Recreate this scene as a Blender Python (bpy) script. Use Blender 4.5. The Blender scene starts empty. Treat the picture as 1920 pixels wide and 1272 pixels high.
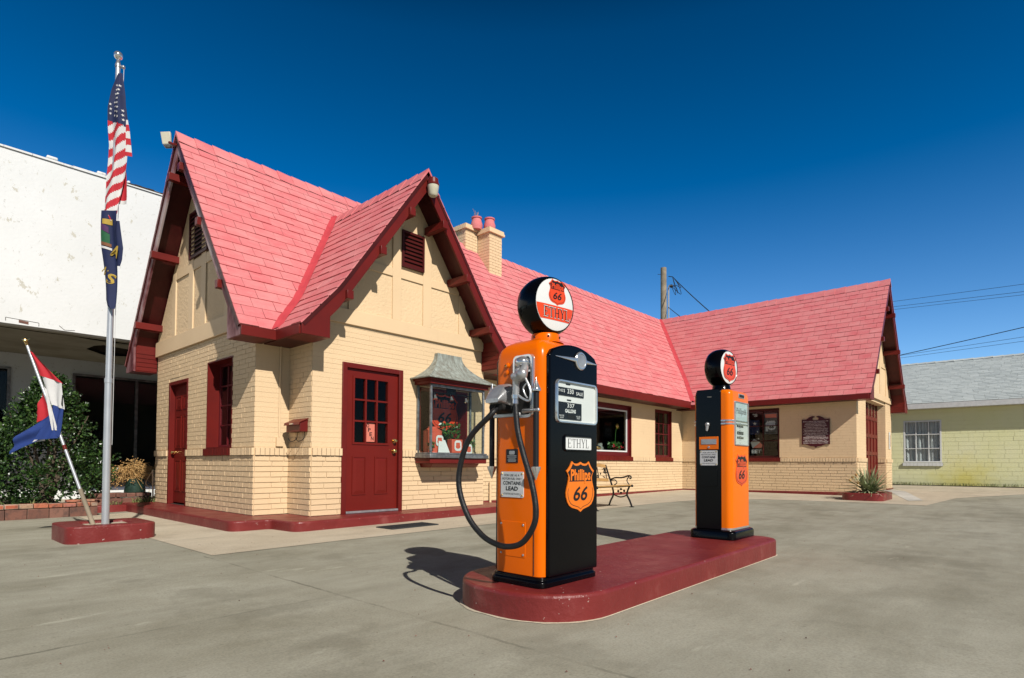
import bpy, math, random
from mathutils import Vector, Matrix
R=random.Random(7)
S=bpy.context.scene; COL=S.collection
PI=math.pi
# ------------------------------------------------------------------ helpers
def wl(o):
    v=Vector((0,0,0))
    while o: v=v+o.location; o=o.parent
    return v
def tag(o,label=None,cat=None,group=None,kind=None):
    if label:o['label']=label
    if cat:o['category']=cat
    if group:o['group']=group
    if kind:o['kind']=kind
    return o
def thing(name,label,cat,loc=(0,0,0),group=None):
    o=bpy.data.objects.new(name,None); COL.objects.link(o); o.location=loc; o.empty_display_size=.1
    return tag(o,label,cat,group)
def copy_tree(o,parent=None):
    c=o.copy(); COL.objects.link(c)
    if parent: c.parent=parent
    for ch in list(o.children): copy_tree(ch,c)
    return c
class MB:
    def __init__(s): s.v=[];s.f=[];s.m=[]
    def add(s,vs,fs,m=0):
        b=len(s.v); s.v+=[tuple(p) for p in vs]
        for f in fs: s.f.append([i+b for i in f]); s.m.append(m)
    def poly(s,pts,m=0): s.add(pts,[list(range(len(pts)))],m)
    def box(s,x0,x1,y0,y1,z0,z1,m=0):
        s.add([(x0,y0,z0),(x1,y0,z0),(x1,y1,z0),(x0,y1,z0),(x0,y0,z1),(x1,y0,z1),(x1,y1,z1),(x0,y1,z1)],
          [(0,3,2,1),(4,5,6,7),(0,1,5,4),(1,2,6,5),(2,3,7,6),(3,0,4,7)],m)
    def fbox(s,F,u0,u1,n0,n1,z0,z1,m=0):
        c=[F(u,n,z) for z in (z0,z1) for (u,n) in ((u0,n0),(u1,n0),(u1,n1),(u0,n1))]
        s.add(c,[(0,3,2,1),(4,5,6,7),(0,1,5,4),(1,2,6,5),(2,3,7,6),(3,0,4,7)],m)
    def prism(s,pts,d,m=0):
        n=len(pts); d=Vector(d); q=[tuple(Vector(p)+d) for p in pts]
        s.add(list(pts)+q,[list(range(n))[::-1],list(range(n,2*n))]+[(i,(i+1)%n,n+(i+1)%n,n+i) for i in range(n)],m)
    def loft(s,rings,cap0=True,cap1=True,m=0,closed=True):
        n=len(rings[0]); vs=[p for r in rings for p in r]; fs=[]
        for k in range(len(rings)-1):
            for i in range(n if closed else n-1):
                j=(i+1)%n; fs.append((k*n+i,k*n+j,(k+1)*n+j,(k+1)*n+i))
        if cap0: fs.append(list(range(n))[::-1])
        if cap1: fs.append([len(vs)-n+i for i in range(n)])
        s.add(vs,fs,m)
    def tube(s,path,r,n=8,m=0,cap=True):
        P=[Vector(p) for p in path]; rr=r if isinstance(r,(list,tuple)) else [r]*len(P)
        rings=[]; up=None
        for i,p in enumerate(P):
            t=(P[min(i+1,len(P)-1)]-P[max(i-1,0)]).normalized()
            if up is None:
                a=Vector((0,0,1)) if abs(t.z)<.9 else Vector((1,0,0)); up=(a-t*a.dot(t)).normalized()
            else: up=(up-t*up.dot(t)).normalized()
            b=t.cross(up)
            rings.append([tuple(p+(up*math.cos(2*PI*k/n)+b*math.sin(2*PI*k/n))*rr[i]) for k in range(n)])
        s.loft(rings,cap,cap,m)
    def lathe(s,o,ax,prof,n=24,m=0,cap=True):
        o=Vector(o); ax=Vector(ax).normalized(); a=Vector((0,0,1)) if abs(ax.z)<.9 else Vector((1,0,0))
        e=(a-ax*a.dot(ax)).normalized(); b=ax.cross(e)
        s.loft([[tuple(o+ax*h+(e*math.cos(2*PI*k/n)+b*math.sin(2*PI*k/n))*max(r,1e-4)) for k in range(n)] for h,r in prof],cap,cap,m)
    def sphere(s,c,r,n=10,m=0,sc=(1,1,1)):
        c=Vector(c); rings=[]
        for k in range(n+1):
            t=PI*k/n; rings.append([(c.x+sc[0]*max(r*math.sin(t),1e-4)*math.cos(2*PI*i/(2*n)),c.y+sc[1]*max(r*math.sin(t),1e-4)*math.sin(2*PI*i/(2*n)),c.z-sc[2]*r*math.cos(t)) for i in range(2*n)])
        s.loft(rings,True,True,m)
    def build(s,name,mats,parent=None,smooth=False,bevel=0,org=None,seg=2,ang=35):
        if not isinstance(mats,(list,tuple)): mats=[mats]
        off=wl(parent) if parent else Vector(org or (0,0,0))
        me=bpy.data.meshes.new(name); me.from_pydata([(v[0]-off.x,v[1]-off.y,v[2]-off.z) for v in s.v],[],s.f)
        for m in mats: me.materials.append(m)
        if len(mats)>1:
            for p,mi in zip(me.polygons,s.m): p.material_index=mi
        import bmesh
        bm=bmesh.new(); bm.from_mesh(me); bmesh.ops.recalc_face_normals(bm,faces=bm.faces); bm.to_mesh(me); bm.free()
        o=bpy.data.objects.new(name,me); COL.objects.link(o)
        if parent: o.parent=parent
        else: o.location=off
        if bevel:
            b=o.modifiers.new('bevel','BEVEL'); b.width=bevel; b.segments=seg; b.limit_method='ANGLE'; b.angle_limit=math.radians(ang)
            smooth=True
        if smooth:
            for p in me.polygons: p.use_smooth=True
            try: me.set_sharp_from_angle(angle=math.radians(38))
            except Exception: pass
        return o
def one(fn,*a,**k):
    m=MB(); getattr(m,fn)(*a,**k); return m
def rrect(x0,x1,y0,y1,r,n=6):
    if not isinstance(r,(list,tuple)): r=[r]*4
    out=[]
    for (cx,cy,a0),q in zip(((x1-r[0],y1-r[0],0),(x0+r[1],y1-r[1],90),(x0+r[2],y0+r[2],180),(x1-r[3],y0+r[3],270)),r):
        for k in range(n+1):
            a=math.radians(a0+90*k/n); out.append((cx+q*math.cos(a),cy+q*math.sin(a)))
    return out
def roundpoly(pts,rad,n=6):
    out=[]; N=len(pts)
    for i,p in enumerate(pts):
        p=Vector(p); a=Vector(pts[i-1]); b=Vector(pts[(i+1)%N]); r=rad[i] if isinstance(rad,(list,tuple)) else rad
        if r<=0: out.append(tuple(p)); continue
        d1=(a-p).normalized(); d2=(b-p).normalized(); ang=d1.angle(d2); t=r/math.tan(ang/2)
        A=p+d1*t; B=p+d2*t
        for k in range(n+1):
            s=k/n; out.append(tuple(A*(1-s)**2+p*2*s*(1-s)+B*s*s))
    return out
def bez(pts,n=6):  # catmull-rom smoothing
    P=[Vector(p) for p in pts]; out=[]
    for i in range(len(P)-1):
        p0=P[max(i-1,0)];p1=P[i];p2=P[i+1];p3=P[min(i+2,len(P)-1)]
        for k in range(n):
            t=k/n; out.append(tuple(.5*((2*p1)+(p2-p0)*t+(2*p0-5*p1+4*p2-p3)*t*t+(3*p1-p0-3*p2+p3)*t**3)))
    out.append(tuple(P[-1])); return out
# ------------------------------------------------------------------ materials
def new(name):
    m=bpy.data.materials.new(name); m.use_nodes=True; n=m.node_tree.nodes; l=m.node_tree.links
    return m,n,l,n['Principled BSDF']
def rgb(c): return (c[0],c[1],c[2],1)
def node(n,t,**k):
    x=n.new(t)
    for a,b in k.items(): setattr(x,a,b)
    return x
def coords(n,l,scale=(1,1,1),rot=(0,0,0)):
    t=n.new('ShaderNodeTexCoord'); mp=n.new('ShaderNodeMapping'); mp.inputs['Scale'].default_value=scale; mp.inputs['Rotation'].default_value=rot
    g=n.new('ShaderNodeNewGeometry'); l.new(g.outputs['Position'],mp.inputs['Vector']); return mp.outputs['Vector']
def noise(n,l,vec,scale,detail=4,rough=.55):
    x=n.new('ShaderNodeTexNoise'); x.inputs['Scale'].default_value=scale; x.inputs['Detail'].default_value=detail; x.inputs['Roughness'].default_value=rough
    l.new(vec,x.inputs['Vector']); return x.outputs['Fac']
def ramp(n,l,fac,stops):
    r=n.new('ShaderNodeValToRGB'); e=r.color_ramp.elements
    while len(e)<len(stops): e.new(.5)
    for q,(p,c) in zip(e,stops): q.position=p; q.color=rgb(c) if not isinstance(c,(int,float)) else (c,c,c,1)
    l.new(fac,r.inputs['Fac']); return r.outputs['Color']
def mix(n,l,fac,a,b,mode='MIX'):
    x=n.new('ShaderNodeMix'); x.data_type='RGBA'; x.blend_type=mode
    for s,v in ((x.inputs[0],fac),(x.inputs[6],a),(x.inputs[7],b)):
        if isinstance(v,(int,float)): s.default_value=v
        elif isinstance(v,(tuple,list)): s.default_value=rgb(v)
        else: l.new(v,s)
    return x.outputs[2]
def bump(n,l,bsdf,h,strength,dist=.01):
    b=n.new('ShaderNodeBump'); b.inputs['Strength'].default_value=strength; b.inputs['Distance'].default_value=dist
    l.new(h,b.inputs['Height']); l.new(b.outputs['Normal'],bsdf.inputs['Normal'])
def paint(name,c,rough=.5,var=.12,vs=3,bmp=.15,bs=60,spec=.4,c2=None,lo=.4,hi=.65,metal=0,coat=0):
    m,n,l,b=new(name); v=coords(n,l)
    c2=c2 or tuple(x*(1-var) for x in c)
    f=noise(n,l,v,vs,5)
    l.new(ramp(n,l,f,[(lo,c),(hi,c2)]),b.inputs['Base Color'])
    b.inputs['Roughness'].default_value=rough; b.inputs['Specular IOR Level'].default_value=spec; b.inputs['Metallic'].default_value=metal
    b.inputs['Coat Weight'].default_value=coat; b.inputs['Coat Roughness'].default_value=.05
    if bmp: bump(n,l,b,noise(n,l,v,bs,4),bmp)
    return m
M={}
CREAM=(.83,.605,.37)
def cream(name,rough=.55,bs=45,bmp=.35,dirt=.10):
    m,n,l,b=new(name); v=coords(n,l)
    a=ramp(n,l,noise(n,l,v,1.3,6),[(.35,CREAM),(.7,tuple(x*.93 for x in CREAM))])
    s=ramp(n,l,noise(n,l,coords(n,l,(3,3,.5)),2.5,6,.7),[(.56,0),(.8,1)])
    s2=node(n,'ShaderNodeMath',operation='MULTIPLY'); l.new(s,s2.inputs[0]); s2.inputs[1].default_value=dirt*2
    l.new(mix(n,l,s2.outputs[0],a,(.55,.37,.2)),b.inputs['Base Color'])
    b.inputs['Roughness'].default_value=rough; b.inputs['Specular IOR Level'].default_value=.3
    bump(n,l,b,noise(n,l,v,bs,5),bmp,.012); return m
M['cream']=cream('cream_painted_brick')
M['cream_smooth']=cream('cream_painted_wood',bs=25,bmp=.12,dirt=.06)
M['stucco']=cream('cream_stucco',bs=22,bmp=.9,rough=.7)
M['red']=paint('oxblood_paint',(.155,.012,.009),.42,.2,2.5,.12,40,.3,(.125,.011,.009))
M['reddark']=paint('dark_oxblood_paint',(.075,.009,.008),.45,.3,3,.15,40,.3)
M['doorred']=paint('door_red_paint',(.165,.012,.008),.38,.1,2,.06,80,.3)
M['mulred']=paint('dark_red_muntins',(.14,.012,.016),.4)
def rake_mat():
    m,n,l,b=new('weathered_rake_paint'); v=coords(n,l)
    f=noise(n,l,coords(n,l,(1,1,.6)),1.6,6,.6)
    l.new(ramp(n,l,f,[(.42,(.10,.012,.018)),(.52,(.28,.13,.14)),(.62,(.46,.36,.35))]),b.inputs['Base Color']); b.inputs['Roughness'].default_value=.6; return m
M['rake_old']=rake_mat()
def shingle_mat():
    m,n,l,b=new('faded_red_shingle'); v=coords(n,l); g=n.new('ShaderNodeNewGeometry')
    base=ramp(n,l,g.outputs['Random Per Island'],[(0,(.68,.165,.18)),(.5,(.71,.19,.20)),(1,(.735,.225,.23))])
    ch=ramp(n,l,noise(n,l,coords(n,l,(1.2,1.2,3)),2.2,7,.68),[(.38,0),(.8,1)])
    k=node(n,'ShaderNodeMath',operation='MULTIPLY'); l.new(ch,k.inputs[0]); k.inputs[1].default_value=.45
    c=mix(n,l,k.outputs[0],base,(.78,.45,.43))
    fine=ramp(n,l,noise(n,l,v,70,4,.7),[(.35,(.88,.88,.88)),(.65,(1,1,1))])
    l.new(mix(n,l,1.0,c,fine,'MULTIPLY'),b.inputs['Base Color']); b.inputs['Roughness'].default_value=.85; b.inputs['Specular IOR Level'].default_value=.2
    bump(n,l,b,noise(n,l,v,55,5),.3,.01); return m
M['shingle']=shingle_mat()
M['flash']=paint('bright_red_valley_flashing',(.58,.065,.08),.5,.15,6)
def redconc():
    m,n,l,b=new('red_painted_concrete'); v=coords(n,l)
    a=ramp(n,l,noise(n,l,v,3,6,.6),[(.35,(.17,.018,.017)),(.58,(.205,.025,.023)),(.75,(.29,.075,.065))])
    sp=ramp(n,l,noise(n,l,v,38,2,.5),[(.725,0),(.75,1)])
    l.new(mix(n,l,sp,a,(.46,.33,.29)),b.inputs['Base Color'])
    l.new(ramp(n,l,noise(n,l,v,5,4),[(.3,.34),(.7,.5)]),b.inputs['Roughness']); b.inputs['Specular IOR Level'].default_value=.45
    bump(n,l,b,noise(n,l,v,24,6,.6),.45,.012); return m
M['redconc']=redconc()
def concrete(name,base,dark,light,joints):
    m,n,l,b=new(name); v=coords(n,l)
    big=noise(n,l,coords(n,l,(1,1.6,1)),.55,7,.62); med=noise(n,l,v,3.2,6,.6); fine=noise(n,l,v,90,3,.7)
    c=ramp(n,l,big,[(.3,dark),(.5,base),(.72,light)])
    c=mix(n,l,.35,c,ramp(n,l,med,[(.3,dark),(.7,light)]))
    c=mix(n,l,1.0,c,ramp(n,l,fine,[(.3,(.78,.78,.78)),(.55,(1,1,1)),(.75,(1.12,1.11,1.08))]),'MULTIPLY')
    # long sweeping drips and tyre tracks running along the forecourt
    st=ramp(n,l,noise(n,l,coords(n,l,(.35,2.2,1),(0,0,.1)),1.5,7,.7),[(.46,0),(.70,1)])
    k=node(n,'ShaderNodeMath',operation='MULTIPLY'); l.new(st,k.inputs[0]); k.inputs[1].default_value=.34
    c=mix(n,l,k.outputs[0],c,tuple(x*.72 for x in dark))
    bl=ramp(n,l,noise(n,l,coords(n,l,(1,1,1),(0,0,.6)),.9,8,.68),[(.54,0),(.60,.5),(.72,1)])
    k=node(n,'ShaderNodeMath',operation='MULTIPLY'); l.new(bl,k.inputs[0]); k.inputs[1].default_value=.5
    c=mix(n,l,k.outputs[0],c,tuple(x*.66 for x in dark))
    sp=ramp(n,l,noise(n,l,v,26,2,.5),[(.70,0),(.74,1)]); k=node(n,'ShaderNodeMath',operation='MULTIPLY'); l.new(sp,k.inputs[0]); k.inputs[1].default_value=.3
    c=mix(n,l,k.outputs[0],c,tuple(x*.5 for x in dark))
    wh=ramp(n,l,noise(n,l,coords(n,l,(.5,2,1),(0,0,.2)),1.7,7,.7),[(.64,0),(.72,1)])
    k=node(n,'ShaderNodeMath',operation='MULTIPLY'); l.new(wh,k.inputs[0]); k.inputs[1].default_value=.5
    c=mix(n,l,k.outputs[0],c,tuple(min(1,x*1.45) for x in light))
    if joints:
        g=n.new('ShaderNodeNewGeometry'); sx=n.new('ShaderNodeSeparateXYZ'); l.new(g.outputs['Position'],sx.inputs[0])
        wob=noise(n,l,v,5,5,.7)
        def mth(op,a,b2=None):
            x=node(n,'ShaderNodeMath',operation=op)
            for i,q in enumerate((a,b2)):
                if q is None: continue
                if isinstance(q,(int,float)): x.inputs[i].default_value=q
                else: l.new(q,x.inputs[i])
            return x.outputs[0]
        wv=mth('MULTIPLY',mth('SUBTRACT',wob,.5),.05)
        tot=None
        for ax,pos,lim,sgn in joints:
            a=sx.outputs[ax]; o=sx.outputs[1-ax]
            d=mth('ABSOLUTE',mth('ADD',mth('SUBTRACT',a,pos),wv))
            line=mth('LESS_THAN',d,.011)
            msk=mth('GREATER_THAN',mth('MULTIPLY',mth('SUBTRACT',o,lim),sgn),0)
            q=mth('MULTIPLY',line,msk); tot=q if tot is None else mth('MAXIMUM',tot,q)
        brk=ramp(n,l,noise(n,l,v,3,4),[(.4,.08),(.62,.6)])
        c=mix(n,l,mth('MULTIPLY',tot,brk),c,tuple(x*.42 for x in dark))
    l.new(c,b.inputs['Base Color']); b.inputs['Roughness'].default_value=.82; b.inputs['Specular IOR Level'].default_value=.25
    bump(n,l,b,noise(n,l,v,120,4,.7),.3,.006); return m
M['ground']=concrete('grey_forecourt_concrete',(.385,.365,.285),(.255,.237,.172),(.455,.437,.35),[(0,-1.42,-2.22,-1),(1,-4.47,-1.42,-1),(1,-3.35,4.5,1)])
M['apron']=concrete('pale_apron_concrete',(.60,.51,.38),(.50,.42,.305),(.66,.58,.45),[(1,-.9,-.75,-1),(0,2.6,-.5,-1),(0,6.6,-.5,-1)])
M['patch']=concrete('white_patched_concrete',(.62,.60,.54),(.5,.47,.4),(.7,.68,.63),None)
M['orange']=paint('orange_enamel',(.92,.155,.0),.24,.05,2,.0,10,.22,coat=.05)
M['orange2']=paint('orange_enamel_faded',(.90,.175,.002),.24,.06,2,.0,10,.22,coat=.05)
M['black']=paint('black_enamel',(.002,.002,.003),.2,.2,3,.0,10,.18,coat=.05)
M['blackiron']=paint('black_cast_iron',(.01,.01,.01),.4,.2,20,.2,80)
M['rubber']=paint('black_rubber_hose',(.014,.014,.015),.45,.3,30,.3,140,.35)
M['chrome']=paint('chrome',(.74,.74,.74),.16,.1,8,.0,10,metal=.82)
M['alu']=paint('dull_cast_aluminium',(.52,.52,.52),.36,.25,12,.15,70,metal=.6,c2=(.38,.38,.385))
M['polepaint']=paint('silver_pole',(.58,.60,.63),.38,.08,6,.05,40,metal=.55)
M['white']=paint('white_enamel',(.78,.78,.76),.3,.05,5,.0)
M['milk']=paint('milk_glass',(.78,.79,.77),.12,.03,2,.0,coat=.4)
M['dialwhite']=paint('dial_face',(.80,.80,.78),.4,.04,4,.0)
M['ink']=paint('black_ink',(.012,.012,.014),.45,.1,9,.0)
M['inkgrey']=paint('worn_grey_ink',(.16,.16,.16),.5,.4,40,.0)
M['sgnwhite']=paint('worn_white_sign',(.70,.70,.69),.35,.12,9,.0)
M['sred']=paint('shield_orange_red',(.80,.075,.02),.25,.06,4,.0,coat=.3)
M['sor']=paint('shield_orange',(.88,.20,.01),.25,.06,4,.0,coat=.3)
M['copper']=None
def copper():
    m,n,l,b=new('verdigris_copper'); v=coords(n,l,(2,2,.5))
    l.new(ramp(n,l,noise(n,l,v,7,8,.72),[(.34,(.17,.15,.12)),(.46,(.23,.24,.21)),(.58,(.31,.34,.305)),(.72,(.46,.50,.455))]),b.inputs['Base Color']); b.inputs['Roughness'].default_value=.7
    bump(n,l,b,noise(n,l,coords(n,l),30,5),.3); return m
M['copper']=copper()
M['lead']=paint('dull_lead',(.17,.18,.19),.42,.4,14,.2,60,metal=.6,c2=(.30,.32,.33))
def glass():
    m,n,l,b=new('window_glass'); out=n['Material Output']; n.remove(b)
    t=n.new('ShaderNodeBsdfTransparent'); t.inputs[0].default_value=(.92,.95,.94,1); g=n.new('ShaderNodeBsdfGlossy'); g.inputs['Roughness'].default_value=.02
    ge=n.new('ShaderNodeNewGeometry'); dt=node(n,'ShaderNodeVectorMath',operation='DOT_PRODUCT'); l.new(ge.outputs['Incoming'],dt.inputs[0]); l.new(ge.outputs['Normal'],dt.inputs[1])
    ab=node(n,'ShaderNodeMath',operation='ABSOLUTE'); l.new(dt.outputs['Value'],ab.inputs[0]); sb=node(n,'ShaderNodeMath',operation='SUBTRACT'); sb.inputs[0].default_value=1; l.new(ab.outputs[0],sb.inputs[1])
    pw=node(n,'ShaderNodeMath',operation='POWER'); l.new(sb.outputs[0],pw.inputs[0]); pw.inputs[1].default_value=5
    f=node(n,'ShaderNodeMath',operation='MULTIPLY_ADD'); l.new(pw.outputs[0],f.inputs[0]); f.inputs[1].default_value=.8; f.inputs[2].default_value=.016
    x=n.new('ShaderNodeMixShader'); l.new(f.outputs[0],x.inputs[0]); l.new(t.outputs[0],x.inputs[1]); l.new(g.outputs[0],x.inputs[2]); l.new(x.outputs[0],out.inputs[0]); return m
M['glass']=glass()
M['inner']=paint('dark_room',(.05,.042,.035),.8,.2,1,.0)
M['brass']=paint('brass',(.72,.50,.2),.25,.15,20,.0,metal=1)
def whitewall():
    m,n,l,b=new('peeling_white_render'); v=coords(n,l)
    a=ramp(n,l,noise(n,l,v,.8,6),[(.4,(.81,.82,.82)),(.75,(.74,.75,.74))])
    p1=ramp(n,l,noise(n,l,coords(n,l,(1.6,1.6,1)),3.6,9,.72),[(.615,0),(.63,1)])
    p2=ramp(n,l,noise(n,l,coords(n,l,(1,1,.7)),11,5,.8),[(.595,0),(.66,1)])
    c=mix(n,l,p1,a,(.60,.58,.51)); k=node(n,'ShaderNodeMath',operation='MULTIPLY'); l.new(p2,k.inputs[0]); k.inputs[1].default_value=.6
    c=mix(n,l,k.outputs[0],c,(.42,.41,.36))
    l.new(c,b.inputs['Base Color']); b.inputs['Roughness'].default_value=.8; bump(n,l,b,noise(n,l,v,20,6),.4); return m
M['whitewall']=whitewall()
M['bulkhead_shade']=paint('slate_blue_painted_shade',(.10,.11,.15),.6,.2,3,.1)  # white bulkhead under the canopy, its shade put into the colour as slate blue
M['soffit']=paint('stained_soffit',(.50,.47,.38),.8,.3,1.5,.2,20,c2=(.36,.32,.24))
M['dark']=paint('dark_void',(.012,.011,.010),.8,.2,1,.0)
M['darkwood']=paint('dark_lath',(.05,.035,.02),.8,.3,6,.2)
def yellow():
    m,n,l,b=new('pale_yellow_block'); g=n.new('ShaderNodeNewGeometry'); sx=n.new('ShaderNodeSeparateXYZ'); l.new(g.outputs['Position'],sx.inputs[0]); v=coords(n,l)
    a=ramp(n,l,noise(n,l,v,.8,5),[(.35,(.84,.83,.45)),(.7,(.87,.85,.53))])
    # a stain of newer, stronger yellow paint low on the wall, near y=-6.3
    d=node(n,'ShaderNodeVectorMath',operation='DISTANCE'); l.new(g.outputs['Position'],d.inputs[0]); d.inputs[1].default_value=(21.8,-6.0,.2)
    nn=noise(n,l,v,2.5,5); ad=node(n,'ShaderNodeMath',operation='MULTIPLY_ADD'); l.new(nn,ad.inputs[0]); ad.inputs[1].default_value=1.2; l.new(d.outputs['Value'],ad.inputs[2])
    s=ramp(n,l,ad.outputs[0],[(.85,1),(1.75,0)]); 
    mr=node(n,'ShaderNodeMapRange'); l.new(ad.outputs[0],mr.inputs[0]); mr.inputs[1].default_value=.75; mr.inputs[2].default_value=1.7; mr.inputs[3].default_value=.6; mr.inputs[4].default_value=0
    l.new(mix(n,l,mr.outputs[0],a,(.74,.62,.03)),b.inputs['Base Color']); b.inputs['Roughness'].default_value=.6; bump(n,l,b,noise(n,l,v,25,5),.3); return m
M['yellow']=yellow()
def greyroof():
    m,n,l,b=new('grey_asphalt_shingle'); g=n.new('ShaderNodeNewGeometry')
    base=ramp(n,l,g.outputs['Random Per Island'],[(0,(.43,.47,.47)),(1,(.57,.61,.60))]); v=coords(n,l)
    l.new(mix(n,l,.4,base,ramp(n,l,noise(n,l,v,40,3),[(.3,(.34,.38,.38)),(.7,(.58,.62,.60))])),b.inputs['Base Color']); b.inputs['Roughness'].default_value=.9; return m
M['greyroof']=greyroof()
M['wood']=paint('weathered_pole_wood',(.34,.28,.20),.8,.35,3,.4,30)
M['slat']=paint('honey_bench_slats',(.52,.29,.10),.5,.25,9,.2,50)
M['cable']=paint('black_cable',(.012,.012,.014),.5,.1,3,.0)
M['leaf']=None
def leafm(name,a,b2,c3,rough=.3):
    m,n,l,b=new(name); g=n.new('ShaderNodeNewGeometry')
    l.new(ramp(n,l,g.outputs['Random Per Island'],[(0,a),(.6,b2),(1,c3)]),b.inputs['Base Color']); b.inputs['Roughness'].default_value=rough; b.inputs['Specular IOR Level'].default_value=.5
    return m
M['leaf']=leafm('holly_leaf',(.012,.032,.008),(.024,.062,.013),(.075,.14,.03),.33)
M['ivy']=leafm('ivy_leaf',(.02,.07,.015),(.04,.12,.02),(.08,.18,.04))
M['yucca']=leafm('yucca_blade',(.20,.26,.11),(.33,.38,.20),(.55,.50,.30),.5)
M['dry']=leafm('dry_stem',(.30,.15,.04),(.42,.24,.08),(.50,.32,.13),.8)
M['grass']=leafm('weed_blade',(.08,.11,.03),(.15,.18,.05),(.28,.25,.1),.8)
M['bark']=paint('grey_bark',(.12,.09,.06),.8,.3,12,.4,40)
def brickmat(name,cols):
    m,n,l,b=new(name); g=n.new('ShaderNodeNewGeometry'); v=coords(n,l)
    base=ramp(n,l,g.outputs['Random Per Island'],cols)
    st=ramp(n,l,noise(n,l,v,7,6,.7),[(.46,0),(.62,1)]); k=node(n,'ShaderNodeMath',operation='MULTIPLY'); l.new(st,k.inputs[0]); k.inputs[1].default_value=.7
    c=mix(n,l,k.outputs[0],base,(.06,.04,.035)); l.new(c,b.inputs['Base Color']); b.inputs['Roughness'].default_value=.85; bump(n,l,b,noise(n,l,v,35,6),.6); return m
M['oldbrick']=brickmat('old_red_brick',[(0,(.15,.065,.045)),(.6,(.22,.095,.065)),(1,(.27,.15,.11))])
M['capbrick']=brickmat('mixed_cap_brick',[(0,(.42,.11,.055)),(.35,(.48,.15,.08)),(.6,(.40,.30,.20)),(.8,(.52,.36,.28)),(1,(.38,.12,.09))])
M['soil']=paint('soil',(.07,.05,.03),.95,.4,12,.8,30)
M['tin']=paint('green_tin',(.04,.085,.06),.4,.4,10,.2,30,metal=.4)
M['navy']=paint('navy_cloth',(.012,.02,.075),.75,.15,8,.25,200)
M['cloth_w']=paint('white_cloth',(.66,.65,.64),.8,.06,8,.25,200)
M['cloth_r']=paint('red_cloth',(.50,.018,.03),.75,.12,8,.25,200)
M['cloth_b']=paint('blue_cloth',(.02,.05,.22),.75,.15,8,.25,200)
M['gold']=paint('yellow_cloth_print',(.46,.31,.05),.75,.1,8,.0)
M['sealgreen']=paint('green_cloth_print',(.02,.12,.05),.75,.2,20,.0)
M['sealbrown']=paint('brown_cloth_print',(.22,.09,.04),.75,.2,20,.0)
M['sealpurple']=paint('purple_cloth_print',(.09,.03,.11),.75,.2,20,.0)
M['plaque']=paint('maroon_plaque',(.075,.008,.014),.35,.15,4,.1)
M['plaquetext']=paint('pale_plaque_lettering',(.80,.70,.66),.5,.1,4,.0)
M['lamp']=paint('frosted_lamp_glass',(.66,.62,.48),.3,.1,9,.0)
M['mat']=paint('dark_rubber_mat',(.045,.048,.05),.8,.3,40,.6,150)
M['cyan']=paint('pale_blue_enamel',(.62,.72,.73),.35,.05,5,.0)
M['salmon']=paint('salmon_card',(.86,.24,.17),.6,.05,5,.0)
M['curtain']=paint('white_curtain',(.78,.77,.80),.9,.15,3,.5,8)
M['oilcan']=paint('red_tin_can',(.70,.12,.07),.35,.1,6,.0)
# ------------------------------------------------------------------ text & emblem helpers
_tc={}
def text2d(body,size=1,bold=0,shear=0,sx=1,align='CENTER',space=1):
    key=(body,bold,shear,align,space)
    if key not in _tc:
        c=bpy.data.curves.new('t','FONT'); c.body=body; c.size=1; c.offset=bold; c.shear=shear; c.align_x=align; c.align_y='CENTER'; c.space_character=space; c.resolution_u=3; c.fill_mode='FRONT'
        o=bpy.data.objects.new('t',c); COL.objects.link(o); dg=bpy.context.evaluated_depsgraph_get(); dg.update()
        me=bpy.data.meshes.new_from_object(o.evaluated_get(dg)); vs=[(v.co.x,v.co.y) for v in me.vertices]; fs=[list(p.vertices) for p in me.polygons]
        bpy.data.meshes.remove(me); bpy.data.objects.remove(o); bpy.data.curves.remove(c)
        ys=[v[1] for v in vs]; my=(max(ys)+min(ys))/2 if ys else 0
        _tc[key]=([(x,y-my) for x,y in vs],fs)
    vs,fs=_tc[key]; return [(x*size*sx,y*size) for x,y in vs],fs
def put(mb,vs,fs,O,ux,uy,off,m=0):
    O=Vector(O);ux=Vector(ux).normalized();uy=Vector(uy).normalized();n=ux.cross(uy)
    mb.add([tuple(O+ux*x+uy*y+n*off) for x,y in vs],fs,m)
def fit(body,w,h,bold=0,shear=0,space=1):
    vs,fs=text2d(body,1,bold,shear,1,'CENTER',space); xs=[v[0] for v in vs]; ys=[v[1] for v in vs]
    cx=(max(xs)+min(xs))/2; kx=w/(max(xs)-min(xs)); ky=h/(max(ys)-min(ys)); return [((x-cx)*kx,y*ky) for x,y in vs],fs
SER={'E':(.62,[(.06,.16,0,1),(0,.6,0,.045),(0,.6,.955,1),(.16,.42,.48,.525),(.40,.43,.4,.6),(.565,.6,0,.24),(.555,.59,.78,1)]),
'T':(.66,[(.28,.38,0,1),(0,.66,.955,1),(0,.04,.75,1),(.62,.66,.75,1),(.2,.46,0,.04)]),
'H':(.74,[(.08,.18,0,1),(.56,.66,0,1),(.18,.56,.48,.525),(0,.26,0,.04),(0,.26,.96,1),(.48,.74,0,.04),(.48,.74,.96,1)]),
'L':(.58,[(.08,.18,0,1),(0,.56,0,.045),(0,.26,.96,1),(.52,.56,0,.26)])}
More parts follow.
